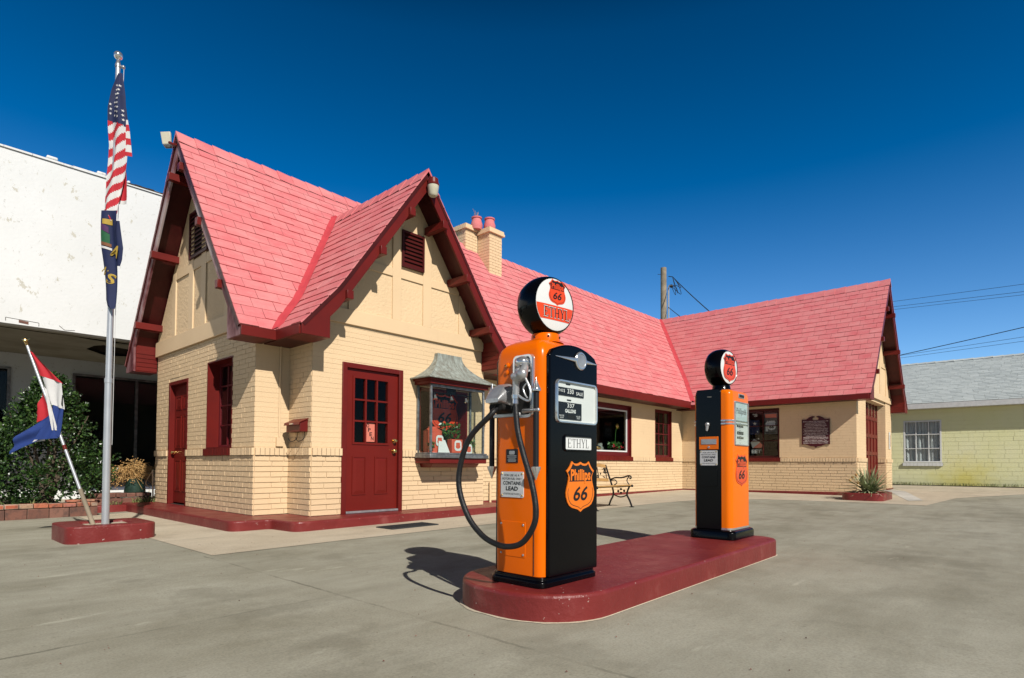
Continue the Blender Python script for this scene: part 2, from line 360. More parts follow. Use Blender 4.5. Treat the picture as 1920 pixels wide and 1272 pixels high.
def ethyl(w,h):
    vs=[];fs=[];x=0
    def q(p):
        b=len(vs); vs.extend(p); fs.append(list(range(b,b+len(p))))
    for ch in 'ETHYL':
        if ch=='Y':
            q([(x+.30,0),(x+.40,0),(x+.40,.46),(x+.30,.46)]); q([(x+.30,.461),(x+.40,.461),(x+.18,1),(x+.07,1)]); q([(x+.345,.47),(x+.40,.462),(x+.62,1),(x+.57,1)])
            for a,b,c,d in ((0,.26,.96,1),(.48,.72,.96,1),(.22,.48,0,.04)): q([(x+a,c),(x+b,c),(x+b,d),(x+a,d)])
            x+=.76
        else:
            wd,bars=SER[ch]
            for a,b,c,d in bars: q([(x+a,c),(x+b,c),(x+b,d),(x+a,d)])
            x+=wd+.09
    x-=.09
    return [((a/x-.5)*w,(b-.5)*h) for a,b in vs],fs
HALF=[(0,.0),(.075,.03),(.15,.038),(.23,.03),(.30,-.012),(.36,.075),(.42,.135),(.49,.185),(.445,.235),(.415,.30),(.415,.37),(.44,.45),(.475,.54),(.5,.63),(.492,.72),(.455,.81),(.39,.885),(.30,.93),(.19,.955),(.09,.978),(0,1.03)]
def shield2d(w,h,inset=0):
    k=1-inset*2
    r=[(x*w*k,(.5-((y-.5)*k+.5))*h) for x,y in HALF]
    return r+[(-x,y) for x,y in r[::-1][1:-1]]
def shield(name,O,ux,uy,w,h,mback,parent,off=.004,thick=.005,words=True,mfield=None,word_m=None):
    """shield badge: plate with dark upper field, two-line lettering"""
    O=Vector(O);ux=Vector(ux).normalized();uy=Vector(uy).normalized();n=ux.cross(uy)
    m=MB(); pts=shield2d(w,h); m.prism([tuple(O+ux*x+uy*y+n*off) for x,y in pts],n*thick)
    p=m.build(name,mback,parent)
    d=off+thick+.0008; s2=shield2d(w,h,.045); top=[q for q in s2 if q[1]>.11*h]
    nr=len(s2)//2
    right=[q for q in s2[:nr+1] if q[1]>.105*h]; left=[(-x,y) for x,y in right[::-1][:-1]]
    yb=.10*h; pts=right+[(.40*w,yb)]+[(-.40*w,yb)]+left
    m=MB(); m.poly([tuple(O+ux*x+uy*y+n*d) for x,y in pts]); m.build('shield_field',mfield or M['ink'],p)
    m=MB(); vs,fs=fit('Phillips',.70*w,.30*h,.035); vs=[(x,y+.04*y/h*0) for x,y in vs]; put(m,vs,fs,O+uy*(.20*h),ux,uy,d+.0012,0); m.build('script_lettering',word_m or mback,p)
    m=MB(); vs,fs=fit('66',.50*w,.30*h,.02,.25); put(m,vs,fs,O-uy*(.15*h),ux,uy,d,0); m.build('number_lettering',M['ink'],p)
    o1=shield2d(w,h,.05); o2=shield2d(w,h,.062); low=[i for i in range(len(o1)) if o1[i][1]<.0]
    m=MB()
    for a,b in zip(low,low[1:]):
        if b==a+1: m.poly([tuple(O+ux*q[0]+uy*q[1]+n*d) for q in (o1[a],o1[b],o2[b],o2[a])])
    m.build('shield_line',M['ink'],p)
    return p
# ------------------------------------------------------------------ constants from the survey of the place
W=3.993;A=.483;D=.629;B=3.7245;WY=.127;EX=12.954;Q=4.494;WR=4.586;H=5.8525;HG=5.163;OL=.379;YR=2.03;ZE=2.51
HP=.05
def gz(x): return -.08+.0073*max(-12,min(30,x))
# ------------------------------------------------------------------ ground
xs=[-320,-12,-6,-3,0,3,6,9,12,16,20,30,320]; ys=[-320,-40,-20,-12,-8,-4,0,4,8,20,60,320]
m=MB(); m.add([(x,y,gz(x)) for y in ys for x in xs],[(j*len(xs)+i,j*len(xs)+i+1,(j+1)*len(xs)+i+1,(j+1)*len(xs)+i) for j in range(len(ys)-1) for i in range(len(xs)-1)])
tag(m.build('forecourt_ground',M['ground']),kind='structure')
def sheet(name,pts,mat,h):
    # a thin slab following the slope of the ground
    m=MB(); m.poly([(x,y,gz(x)+h) for x,y in pts]); return tag(m.build(name,mat),kind='structure')
AP=[(-1.36,-2.24),(0,-2.22),(2.6,-2.28),(5,-2.05),(7.5,-2.05),(9.2,-2.3),(10.1,-3.3),(10.35,-5.0),(10.3,-6.2),(13.5,-6.4),(21.3,-9.2),(21.3,3),(12.9,1.0),(3,1.0),(3,3.0),(-.2,3.6),(-1.3,3.1),(-1.36,1)]
sheet('pale_apron_pavement',AP,M['apron'],.004)
sheet('patched_pavement_strip',[(11.55,-5.75),(12.0,-5.95),(16.6,-4.95),(18.5,-4.0),(18.3,-3.6),(16.0,-4.65)],M['patch'],.008)
m=MB(); rg=random.Random(91)
for k in range(420):
    x=rg.uniform(-3.2,7); y=rg.uniform(-7.2,-1.3) if rg.random()<.8 else rg.uniform(-2.2,-1.3); 
    if -1.2<x<2.35 and -6.1<y<-5.0: continue
    q=rg.uniform(.002,.0065); z=gz(x)+.004; a=rg.uniform(0,6)
    m.add([(x+q*math.cos(a),y+q*math.sin(a),z),(x+q*math.cos(a+2),y+q*math.sin(a+2.2),z),(x+q*math.cos(a+4),y+q*math.sin(a+4),z),(x,y,z+q*.9)],[(0,1,3),(1,2,3),(2,0,3)])
GRIT=m
# porch slab
m=MB(); P=roundpoly([(-.53,-.60),(-.06,-.62),(-.02,-1.20),(4.3,-1.13),(4.3,.3),(.3,.3),(.3,4.6),(-.5,4.6)],[.16,.08,.16,.03,0,0,0,0])
m.prism([(x,y,gz(x)-.05) for x,y in P],(0,0,0))
m=MB(); n=len(P); m.loft([[(x,y,gz(x)-.04) for x,y in P],[(x,y,HP-.002) for x,y in P]])
tag(m.build('porch_slab',M['redconc'],bevel=.022,seg=3,ang=50),kind='structure')
m=MB(); m.box(4.28,EX+.02,WY-.035,WY+.2,gz(4.3)-.05,.045); plA=m; m=MB(); z0_=gz(12.9)-.05; m.add([(EX-.035,WY-.03,z0_),(EX+.2,WY-.03,z0_),(EX+.2,-Q-.03,z0_),(EX-.035,-Q-.03,z0_),(EX-.035,WY-.03,.048),(EX+.2,WY-.03,.048),(EX+.2,-Q-.03,.105),(EX-.035,-Q-.03,.105)],[(0,1,2,3),(4,5,6,7),(0,1,5,4),(1,2,6,5),(2,3,7,6),(3,0,4,7)]); m.box(EX-.03,EX+1.05,-Q-.035,-Q+.2,gz(12.9)-.06,.10); plC=MB(); plC.box(EX+3.7,EX+WR+.03,-Q-.035,-Q+.2,gz(16)-.05,.10)
plinthMB=m
# ------------------------------------------------------------------ the gas station
ST=thing('gas_station','cream painted brick cottage gas station with pink shingle gable roofs and dark red trim','gas station')
plinthMB.build('wall_plinth',M['redconc'],ST,bevel=.01); plA.build('wall_plinth',M['redconc'],ST,bevel=.01); plC.build('wall_plinth',M['redconc'],ST,bevel=.01)
def frame(P0,U,N):
    P0=Vector((P0[0],P0[1],0));U=Vector((U[0],U[1],0));N=Vector((N[0],N[1],0))
    return lambda u,n,z: tuple(P0+U*u+N*n+Vector((0,0,z)))
def cut(u0,u1,z0,z1,ops):
    segs=[(u0,u1)]
    for a,b,c,d in ops:
        if d<=z0+.004 or c>=z1-.004: continue
        ns=[]
        for s,e in segs:
            if b<=s or a>=e: ns.append((s,e)); continue
            if a>s: ns.append((s,a))
            if b<e: ns.append((b,e))
        segs=ns
    return [(s,e) for s,e in segs if e-s>.012]
def bricks(mb,F,L,z0,z1,ch,bl,ops,off,joint,seed,jit=.0015,m=0,ub=0,jv=None):
    jv=joint if jv is None else jv
    r=random.Random(seed); nrow=max(1,round((z1-z0)/ch)); ch=(z1-z0)/nrow
    for k in range(nrow):
        za=z0+k*ch+joint/2; zb=z0+(k+1)*ch-joint/2; u=ub-(bl/2 if k%2 else 0)
        while u<L:
            w_=bl*r.uniform(.9,1.1) if bl>.21 else bl; a=max(ub,u+jv/2); b=min(L,u+w_-jv/2); u+=w_
            if b-a<.01: continue
            for s,e in cut(a,b,za,zb,ops):
                o=off+r.uniform(-jit,jit); dz=r.uniform(-.0012,.0012); o2=o+r.uniform(-jit,jit)*.5
                c=[F(s,o,za+dz),F(e,o2,za-dz),F(e,o2,zb-dz),F(s,o,zb+dz),F(s,0,za),F(e,0,za),F(e,0,zb),F(s,0,zb)]
                mb.add(c,[(0,1,2,3),(0,4,5,1),(1,5,6,2),(2,6,7,3),(3,7,4,0)],m)
def backing(mb,F,L,z0,z1,ops,depth=.22,m=0,ub=0):
    us=sorted({ub,L,*[max(ub,min(L,o[i])) for o in ops for i in (0,1)]}); zs=sorted({z0,z1,*[max(z0,min(z1,o[i])) for o in ops for i in (2,3)]})
    for a,b in zip(us,us[1:]):
        for c,d in zip(zs,zs[1:]):
            mu=(a+b)/2;mz=(c+d)/2
            if any(o[0]<mu<o[1] and o[2]<mz<o[3] for o in ops): continue
            mb.poly([F(a,0,c),F(b,0,c),F(b,0,d),F(a,0,d)],m)
    for a,b,c,d in ops:
        for p in ([(a,c),(a,d)],[(a,d),(b,d)],[(b,d),(b,c)],[(b,c),(a,c)]):
            (s,t),(u,v)=p; mb.poly([F(s,0,t),F(u,0,v),F(u,-depth,v),F(s,-depth,t)],m)
def brick_wall(F,L,ztop,ops,seed,sills=(),ub=0,up=(.205,.006,.007,.0016),lw=(.205,.014,.011)):
    m=MB(); backing(m,F,L,HP-.1,ztop,ops,ub=ub)
    ex=[(a,b,.85,.975) for a,b in sills]
    bricks(m,F,L,HP,.785,.0735,lw[0],ops,lw[1],lw[2],seed,.002,ub=ub,jv=min(.011,lw[2]*.8))
    bricks(m,F,L,.975,ztop,.0678,up[0],ops+ex,up[1],up[2],seed+1,up[3],ub=ub,jv=up[2]*.7)
    # projecting rowlock band
    bricks(m,F,L,.862,.968,.106,.0665,ops+ex,.036,.008,seed+2,.003,ub=ub)
    bricks(m,F,L,.785,.862,.077,.205,ops,.012,.010,seed+3,.002,ub=ub)
    return m.build('brick_wall',M['cream'],ST)
FL=frame((0,0),(0,1),(-1,0)); FS=frame((0,0),(1,0),(0,-1)); FP=frame((A,0),(0,-1),(-1,0)); FF=frame((A,-D),(1,0),(0,-1)); FPR=frame((B,-D),(0,1),(1,0))
FW=frame((B,WY),(1,0),(0,-1)); FR=frame((EX,WY),(0,-1),(-1,0)); FG=frame((EX,-Q),(1,0),(0,-1)); FGR=frame((EX+3.70,-Q),(0,1),(-1,0))
FGL=frame((EX+1.05,-Q),(0,1),(1,0)); FRE=frame((EX+WR,-Q),(0,1),(1,0)); FB=frame((0,W),(1,0),(0,1))
opL=[(.727,1.658,.97,2.30),(2.464,3.362,HP-.02,2.144)]
brick_wall(FL,W,2.68,opL,1,[(.727,1.658)])
brick_wall(FS,A,2.75,[],5,up=(.62,.0026,.004,.0007),lw=(.41,.011,.010))
brick_wall(FP,D,2.75,[],9)
opF=[(.929-A,1.967-A,HP-.02,2.18),(2.30-A,3.34-A,.95,1.97)]
brick_wall(FF,B-A,2.75,opF,13,up=(.62,.0026,.004,.0007),lw=(.41,.011,.010))
brick_wall(FPR,D+.75,2.75,[],17)
opW=[(6.95-B,10.0-B,.97,2.30),(11.28-B,12.27-B,.97,2.32)]
brick_wall(FW,EX-B,2.75,opW,21,[(6.95-B,10.0-B),(11.28-B,12.27-B)],up=(.62,.0026,.004,.0007),lw=(.41,.011,.010))
RU0=WY+1.0;RU1=WY+2.67
opR=[(RU0,RU1,.97,2.31)]
brick_wall(FR,Q+WY,2.75,opR,25,[(RU0,RU1)],up=(.30,.0045,.005,.001),lw=(.33,.013,.011))
brick_wall(FG,1.05,2.7,[],29,up=(.62,.0026,.004,.0007),lw=(.41,.011,.010)); brick_wall(FG,WR,2.7,[],33,ub=3.70,up=(.62,.0026,.004,.0007),lw=(.41,.011,.010))
brick_wall(FGR,.23,2.6,[],37); 
m=MB(); m.poly([FGL(0,0,HP),FGL(.23,0,HP),FGL(.23,0,2.6),FGL(0,0,2.6)]); m.poly([FRE(0,0,-.05),FRE(9,0,-.05),FRE(9,0,3.2),FRE(0,0,3.2)]); m.poly([FB(0,0,-.1),FB(EX,0,-.1),FB(EX,0,3.1),FB(0,0,3.1)])
m.box(EX+1.05,EX+3.70,-Q+.02,-Q+.25,2.55,2.70); m.build('plain_wall',M['cream'],ST)
# inside: floor and dark partitions so windows look into a room
m=MB(); m.poly([(0.02,W-.05,HP),(0.02,.02,HP),(B-.05,-.55,HP),(B-.05,.2,HP),(EX+.02,.2,HP),(EX+WR-.05,-4.2,HP),(EX+WR-.05,W-.1,HP)]);
m.box(.05,EX+WR-.1,W-.35,W-.3,HP,2.6); m.box(5.2,5.25,.2,W-.4,HP,2.6); m.box(EX+2.2,EX+2.25,-3.9,W-.4,HP,2.5)
m.poly([(0.05,0.02,2.62),(EX+WR-.1,.15,2.62),(EX+WR-.1,W-.1,2.62),(.05,W-.1,2.62)]); m.poly([(A+.03,-D+.03,2.66),(B-.03,-D+.03,2.66),(B-.03,.2,2.66),(A+.03,.2,2.66)]); m.poly([(EX+.03,-Q+.3,2.66),(EX+WR-.03,-Q+.3,2.66),(EX+WR-.03,.4,2.66),(EX+.03,.4,2.66)])
m.build('interior_lining',M['inner'],ST)
# --- gable faces
def gable(F,u0,u1,zb,prof,zt0,zt1,posts,rails,trim_p=.045,tb=None):
    m=MB(); m.poly([F(u,.012,z) for u,z in prof]); m.build('gable_face',M['stucco'],ST)
    m=MB()
    m.fbox(F,u0-.01,u1+.01,0,trim_p,zt0,zt1)
    for a,b,c,d in posts: m.fbox(F,a,b,0,.034,c,d)
    for a,b,c,d in rails: m.fbox(F,a,b,0,.032,c,d)
    m.build('half_timber_trim',M['cream_smooth'],ST,bevel=.004)
mk=3.34/2.43
zl=lambda y:2.51+(y+.4)*mk-.10
gable(FL,0,W,2.66,[(0,2.66),(0,zl(0)),(YR,zl(YR)),(W,zl(0)),(W,2.66)],2.655,2.915,[(1.74,1.93,2.92,4.6),(2.27,2.46,2.92,4.6),(3.06,3.2,2.92,4.0),(.86,1.0,2.92,4.0)],[(2.46,3.06,3.87,4.03),(1.93,2.27,3.87,4.03),(1.0,1.74,3.87,4.03)])
GX0=.09;GX1=4.115;GXC=2.075
def gprof(z0,z1,x0,x1,sag):  # from eave to ridge
    return [(x0,z0),(x0+.26*(x1-x0),z0+.26*(z1-z0)-sag),(x1,z1)]
PG=gprof(ZE,HG,GX0,GXC,.12)
def pz(prof,x):
    for (a,b),(c,d) in zip(prof,prof[1:]):
        if a<=x<=c: return b+(d-b)*(x-a)/(c-a)
    return prof[-1][1] if x>prof[-1][0] else prof[0][1]
fx=lambda x:x-A
PGR=gprof(ZE,HG,0,GX1-GXC,.12)
gable(FF,0,B-A,2.72,[(0,2.72),(0,pz(PG,A)-.06),(fx(.62),pz(PG,.62)-.05),(fx(GXC),HG-.1),(fx(3.6),pz(PG,.55)-.05),(fx(B),2.9),(fx(B),2.72)],2.72,2.93,
  [(fx(1.75),fx(1.905),2.93,4.5),(fx(2.335),fx(2.50),2.93,4.5),(fx(1.0),fx(1.13),2.93,3.58),(fx(3.10),fx(3.24),2.93,3.58)],[(fx(1.13),fx(1.75),3.585,3.71),(fx(1.905),fx(2.335),3.59,3.72),(fx(2.50),fx(3.10),3.585,3.71)],.04)
RX0=12.56;RXC=15.207;RX1=18.0
PR=gprof(ZE,H,RX0,RXC,.12); 
gable(FG,0,WR,2.66,[(0,2.66),(0,2.85),(.3,3.25),(RXC-EX,H-.12),(WR-.3,3.25),(WR,2.85),(WR,2.66)],2.63,2.80,[(.75,.9,2.80,3.6),(1.6,1.78,2.8,4.3),(2.8,2.98,2.8,4.3),(3.65,3.8,2.8,3.6)],[(.9,1.6,3.6,3.75),(1.78,2.8,4.0,4.15),(2.98,3.65,3.6,3.75)],.04)
# louvres
def louvre(F,u0,u1,z0,z1):
    m=MB(); m.fbox(F,u0,u1,.0,.02,z0,z1); f=m.build('louver_vent',M['dark'],ST)
    m=MB(); t=.035
    m.fbox(F,u0,u0+t,.021,.06,z0,z1); m.fbox(F,u1-t,u1,.021,.06,z0,z1); m.fbox(F,u0+t,u1-t,.021,.06,z1-t,z1); m.fbox(F,u0+t,u1-t,.021,.06,z0,z0+t); m.build('vent_frame',M['reddark'],f)
    m=MB(); n=max(5,round((z1-z0)/.075)); h=(z1-z0-2*t)/n
    for k in range(n):
        z=z0+t+k*h; m.add([F(u0+t,.055,z),F(u1-t,.055,z),F(u1-t,.024,z+h*.95),F(u0+t,.024,z+h*.95),F(u0+t,.055,z+.012),F(u1-t,.055,z+.012)],[(0,1,5,4),(4,5,2,3)])
    m.build('vent_slats',M['reddark'],f)
louvre(FF,fx(1.905),fx(2.335),3.775,4.34); louvre(FL,1.66,2.42,4.06,4.82)
louvre(FG,1.85,2.75,4.2,4.9)
# --- roofs
def slope(ms,md,E,U,V,prof,u0,u1,seed,expo=.19,w=.30,deck=.05,trim0=None):
    r=random.Random(seed);E=Vector((E[0],E[1],0));U=Vector((U[0],U[1],0));V=Vector((V[0],V[1],0));Zv=Vector((0,0,1))
    pts=[];s=0;cum=[0]
    for (a,b),(c,d) in zip(prof,prof[1:]): s+=math.hypot(c-a,d-b); cum.append(s)
    def at(s):
        for i in range(len(cum)-1):
            if s<=cum[i+1] or i==len(cum)-2:
                L=cum[i+1]-cum[i]; t=(s-cum[i])/L; (a,b),(c,d)=prof[i],prof[i+1]
                return (a+(c-a)*t,b+(d-b)*t),(-(d-b)/L,(c-a)/L)
    def P(u,s,off):
        (v,z),(nv,nz)=at(s); return tuple(E+U*u+V*(v+nv*off)+Zv*(z+nz*off))
    n=math.ceil(s/expo); ex=s/n
    for k in range(n):
        u=u0-(w*.5 if k%2 else 0)-r.uniform(0,.06)
        while u<u1:
            ww=w*r.uniform(.9,1.1); a=max(u0,u+.0028); b=min(u1,u+ww-.0028); u+=ww
            if b-a<.02: continue
            sb=k*ex-.012+r.uniform(-.004,.004); st=min(s,(k+1)*ex+.01); ob=.019+r.uniform(-.004,.006); ot=.008
            sa=sb+r.uniform(-.004,.004)
            ms.add([P(a,sb,ob),P(b,sa,ob),P(b,st,ot),P(a,st,ot),P(a,sb,.001),P(b,sa,.001),P(b,st,.001),P(a,st,.001)],[(0,1,2,3),(0,4,5,1),(1,5,6,2),(3,7,4,0)])
    ss=cum; top=[[P(u,q,0) for q in ss] for u in (u0,u1)]; bot=[[P(u,q,-deck) for q in ss] for u in (u0,u1)]
    for i in range(len(ss)-1):
        md.poly([top[0][i],top[1][i],top[1][i+1],top[0][i+1]]); md.poly([bot[0][i],bot[1][i],bot[1][i+1],bot[0][i+1]])
        for e in (0,1): md.poly([top[e][i],top[e][i+1],bot[e][i+1],bot[e][i]])
    md.poly([top[0][0],top[1][0],bot[1][0],bot[0][0]])
def ridge_caps(ms,P0,P1,side,drop,seed,cw=.15,ln=.27):
    # overlapping V-shaped caps; side = horizontal vector across the ridge, drop = fall over that width
    r=random.Random(seed);P0=Vector(P0);P1=Vector(P1);d=(P1-P0);L=d.length;d.normalize();side=Vector(side);n=round(L/ln);ln=L/n;Z=Vector((0,0,1))
    for k in range(n):
        a=P0+d*(k*ln-.01);b=P0+d*((k+1)*ln+.02); ha=.045+r.uniform(-.004,.006);hb=.028
        vs=[]
        for p,h in ((a,ha),(b,hb)):
            vs+=[tuple(p+side*cw-Z*(drop*cw)+Z*h),tuple(p+Z*(h+.008)),tuple(p-side*cw-Z*(drop*cw)+Z*h)]
        vs+=[tuple(a+side*cw-Z*(drop*cw-.004)),tuple(a-Z*0),tuple(a-side*cw-Z*(drop*cw-.004))]
        ms.add(vs,[(0,1,4,3),(1,2,5,4),(0,6,7,1),(1,7,8,2)])
ms=MB();md=MB()
PM=[(-.40,2.51),(YR,H)]
PMw=[(-.33,2.51+.07*mk),(YR,H)]
slope(ms,md,(0,0),(1,0),(0,1),PM,-OL-.02,2.2,101)
slope(ms,md,(0,0),(1,0),(0,1),PMw,2.2,RXC,102)
slope(ms,md,(0,2*YR),(1,0),(0,-1),[(-.40,2.51),(YR,H)],-OL-.02,RXC,103,w=.6,expo=.38)
ridge_caps(ms,(-OL-.02,YR,H),(RXC,YR,H),(0,1,0),mk,104)
mk2=(HG-PG[1][1])/(GXC-PG[1][0])
slope(ms,md,(0,0),(0,1),(1,0),PG,-1.075,1.62,105)
slope(ms,md,(2*GXC,0),(0,1),(-1,0),[(a,b) for a,b in PG],-1.075,1.62,106)
ridge_caps(ms,(GXC,-1.075,HG),(GXC,1.6,HG),(1,0,0),mk2,107)
mk3=(H-PR[1][1])/(RXC-PR[1][0])
slope(ms,md,(0,0),(0,1),(1,0),PR,-4.885,4.3,108)
slope(ms,md,(2*RXC,0),(0,1),(-1,0),PR,-4.885,4.3,109,w=.6,expo=.38)
ridge_caps(ms,(RXC,-4.885,H),(RXC,4.3,H),(1,0,0),mk3,110)
ROOF=ms.build('roof',M['shingle'],ST)
md.build('roof_deck',M['reddark'],ROOF)
# valley flashings
def valley(pts,dA,dB,w=.085,up=.03):
    m=MB(); 
    rows=[]
    for p in pts:
        p=Vector(p); a=p+Vector(dA)*w; b=p+Vector(dB)*w
        rows.append([tuple(a+Vector((0,0,up))),tuple(p+Vector((0,0,up+.05))),tuple(b+Vector((0,0,up)))])
    m.loft(rows,False,False,0,closed=False); return m.build('valley_flashing',M['flash'],ROOF)
def ym(z): return -.40+(z-2.51)/mk
def inv(prof,z):
    for (a,b),(c,d) in zip(prof,prof[1:]):
        if b<=z<=d: return a+(c-a)*(z-b)/(d-b)
    return prof[-1][0]
zz=[2.47+i*(HG-2.47)/14 for i in range(15)]
valley([(inv(PG,max(z,ZE)),ym(z),z) for z in zz],(-1,0,0),(0,-1,0))
valley([(2*GXC-inv(PG,max(z,ZE)),ym(z),z) for z in zz],(1,0,0),(0,-1,0))
zz=[2.56+i*(H-2.56)/14 for i in range(15)]
valley([(inv(PR,z),ym(z),z) for z in zz],(-1,0,0),(0,-1,0),.09,.035)
# --- eaves: fascia, soffit
m=MB(); fz=.135
m.box(-OL,GX0-.002,-.42,-.385,ZE-fz,ZE-.01)                     # cottage front eave
m.box(GX0-.02,GX0+.015,-1.035,-.385,ZE-fz,ZE-.012)                  # left side eave of the front gable
m.box(2*GXC-GX0-.015,2*GXC-GX0+.02,-1.035,-.3,ZE-fz,ZE-.012)
m.box(2*GXC-GX0+.021,RX0-.02,-.355,-.32,2.41,2.595)                # wing eave
m.box(RX0-.018,RX0+.017,-4.845,-.30,ZE-fz,ZE-.008)                  # right wing eave
m.build('eave_fascia',M['red'],ROOF,bevel=.004)
m=MB()
m.box(-OL+.002,GX0-.02,-.384,.02,ZE-fz+.003,ZE-fz+.02); m.box(GX0+.016,A+.01,-1.03,.02,ZE-fz+.004,ZE-fz+.02)
m.box(B-.01,2*GXC-GX0-.016,-1.03,.12,ZE-fz+.004,ZE-fz+.02); m.box(2*GXC-GX0+.022,RX0-.02,-.319,WY+.02,2.413,2.43); m.box(RX0+.018,EX+.01,-4.84,WY,ZE-fz+.003,ZE-fz+.02)
m.build('soffit_board',M['reddark'],ROOF)
def rake(name,mat,prof,to3,depth,plane0,plane1,w=.22,foot=.40,zf=ZE-fz,brk=(),bx=(.0,.38)):
    """barge boards on both slopes of a gable, boxed foot, brackets. to3(v,n,z): v across (signed side), n outward"""
    for s in (0,1):
        T=lambda v,n,z: to3(v,n,z,s)
        # board polygon
        L=[]; up=[(a,b-.012) for a,b in prof]; 
        lowp=[]
        for i,(a,b) in enumerate(prof):
            j=min(i,len(prof)-2); (p,q),(r_,t)=prof[j],prof[j+1]; l=math.hypot(r_-p,t-q); nv,nz=-(t-q)/l,(r_-p)/l
            lowp.append((a-nv*w,b-nz*w))
        v1,z1=prof[-1]; (p,q),(r_,t)=prof[-2],prof[-1]; sl=(t-q)/(r_-p)
        lowtop=(v1,z1-w*math.hypot(1,sl)); 
        (p,q),(r_,t)=prof[0],prof[1]; sl0=(t-q)/(r_-p); vf=prof[0][0]+foot
        zin=lambda v: pz(prof,v)-w*math.hypot(1,sl)
        fpt=vf
        inner=[lowtop]+[(a,zin(a)) for a,b in prof[1:-1][::-1] if a>vf+.02]+[(vf,max(zin(vf),zf+.05)),(vf,zf)]
        poly=up+inner+[(prof[0][0],zf)]
        m=MB(); m.prism([T(a,plane0,b) for a,b in poly],Vector(T(0,plane1,0))-Vector(T(0,plane0,0))); m.build(name,mat,ROOF,bevel=.004)
        # boxed foot between board and wall
        m=MB(); ft=[(prof[0][0]+.02,zf+.001),(vf-.004,zf+.001)]+[(vf-.004,pz(prof,vf)-.06)]+([(prof[0][0]+.02,prof[0][1]-.03)])
        m.prism([T(a,plane0-.002,b) for a,b in ft],Vector(T(0,0.004,0))-Vector(T(0,plane0-.002,0)))
        for k in range(5):
            z=zf+.02+k*.075; 
            if z+.065<pz(prof,vf)-.08:
                a=Vector(T(vf-.003,plane0-.01,z)); bb=Vector(T(vf+.006,.006,z+.066)); 
                m.box(min(a.x,bb.x),max(a.x,bb.x),min(a.y,bb.y),max(a.y,bb.y),z,z+.066)
        m.build('eave_box',M['red'],ROOF)
        for v,z in brk:
            h=.115; z=pz(prof,v)-w*math.hypot(1,sl)-h*.42; m=MB(); a=Vector(T(v-.048,-.02,z)); b=Vector(T(v+.048,plane1+.055,z+h)); m.box(min(a.x,b.x),max(a.x,b.x),min(a.y,b.y),max(a.y,b.y),z,z+h); m.build('roof_bracket',M['red'],ROOF,bevel=.006)
# front gable: n outward = -y from wall plane -D
rake('rake_board',M['red'],PG,lambda v,n,z,s:((v if s==0 else 2*GXC-v),-D-n,z),0,.405,.44,.165,.39,brk=[(.74,2.89),(1.26,3.67),(1.76,4.44)])
PMr=[(a+2,b) for a,b in PM]  # v = y+2
rake('rake_board',M['rake_old'],PM,lambda v,n,z,s:(-n,(v if s==0 else 2*YR-v),z),0,OL-.035,OL,.165,.42,brk=[(.26,2.86),(1.03,3.97),(1.80,5.02)])
rake('rake_board',M['red'],PR,lambda v,n,z,s:((v if s==0 else 2*RXC-v),-Q-n,z),0,.345,.38,.17,.44,brk=[(13.35,2.86),(14.05,3.85),(14.75,4.85)])
# --- chimney
CH=MB()
def chim(x0,x1,y0,y1,zb,zt,seed,mat):
    m=MB(); m.box(x0+.006,x1-.006,y0+.006,y1-.006,zb,zt)
    for F,L in ((frame((x0+.006,y0+.006),(1,0),(0,-1)),x1-x0-.012),(frame((x0+.006,y1-.006),(0,-1),(-1,0)),y1-y0-.012),(frame((x1-.006,y0+.006),(0,1),(1,0)),y1-y0-.012)): bricks(m,F,L,zb,zt-.1,.07,.2,[],.008,.008,seed)
    m.box(x0-.05,x1+.05,y0-.05,y1+.05,zt-.115,zt-.06); m.box(x0-.035,x1+.035,y0-.035,y1+.035,zt-.0601,zt)
    return m
c=chim(6.05,6.47,1.53,2.02,4.9,6.26,300,None); c2=chim(5.66,6.04,1.92,2.5,5.2,6.33,310,None)
CM=M['cream']
ch=c.build('chimney',CM,ROOF); ch2=c2.build('chimney',M['stucco'],ROOF)
def pot(p,z,par):
    m=MB(); m.lathe((p[0],p[1],z),(0,0,1),[(0,.125),(.05,.135),(.12,.14),(.2,.115),(.25,.105),(.262,.125),(.29,.125),(.29,.09),(.1,.085)],18); 
    return m.build('chimney_pot',M['shingle'],ROOF,smooth=True)
pot((6.22,1.70),6.26,ch); pot((5.97,1.88),6.26,ch2)
m=MB()
for k in range(7):
    a=R.uniform(0,6.28); q=R.uniform(.1,.22); m.tube([(5.97,1.88,6.5),(5.97+.05*math.cos(a),1.88+.05*math.sin(a),6.55+q*.6),(5.97+q*.5*math.cos(a),1.88+q*.5*math.sin(a),6.55+q)],.004,4)
tag(m.build('chimney_twigs',M['dry']),'small tuft of dry twigs sticking out of the left chimney pot','twigs')
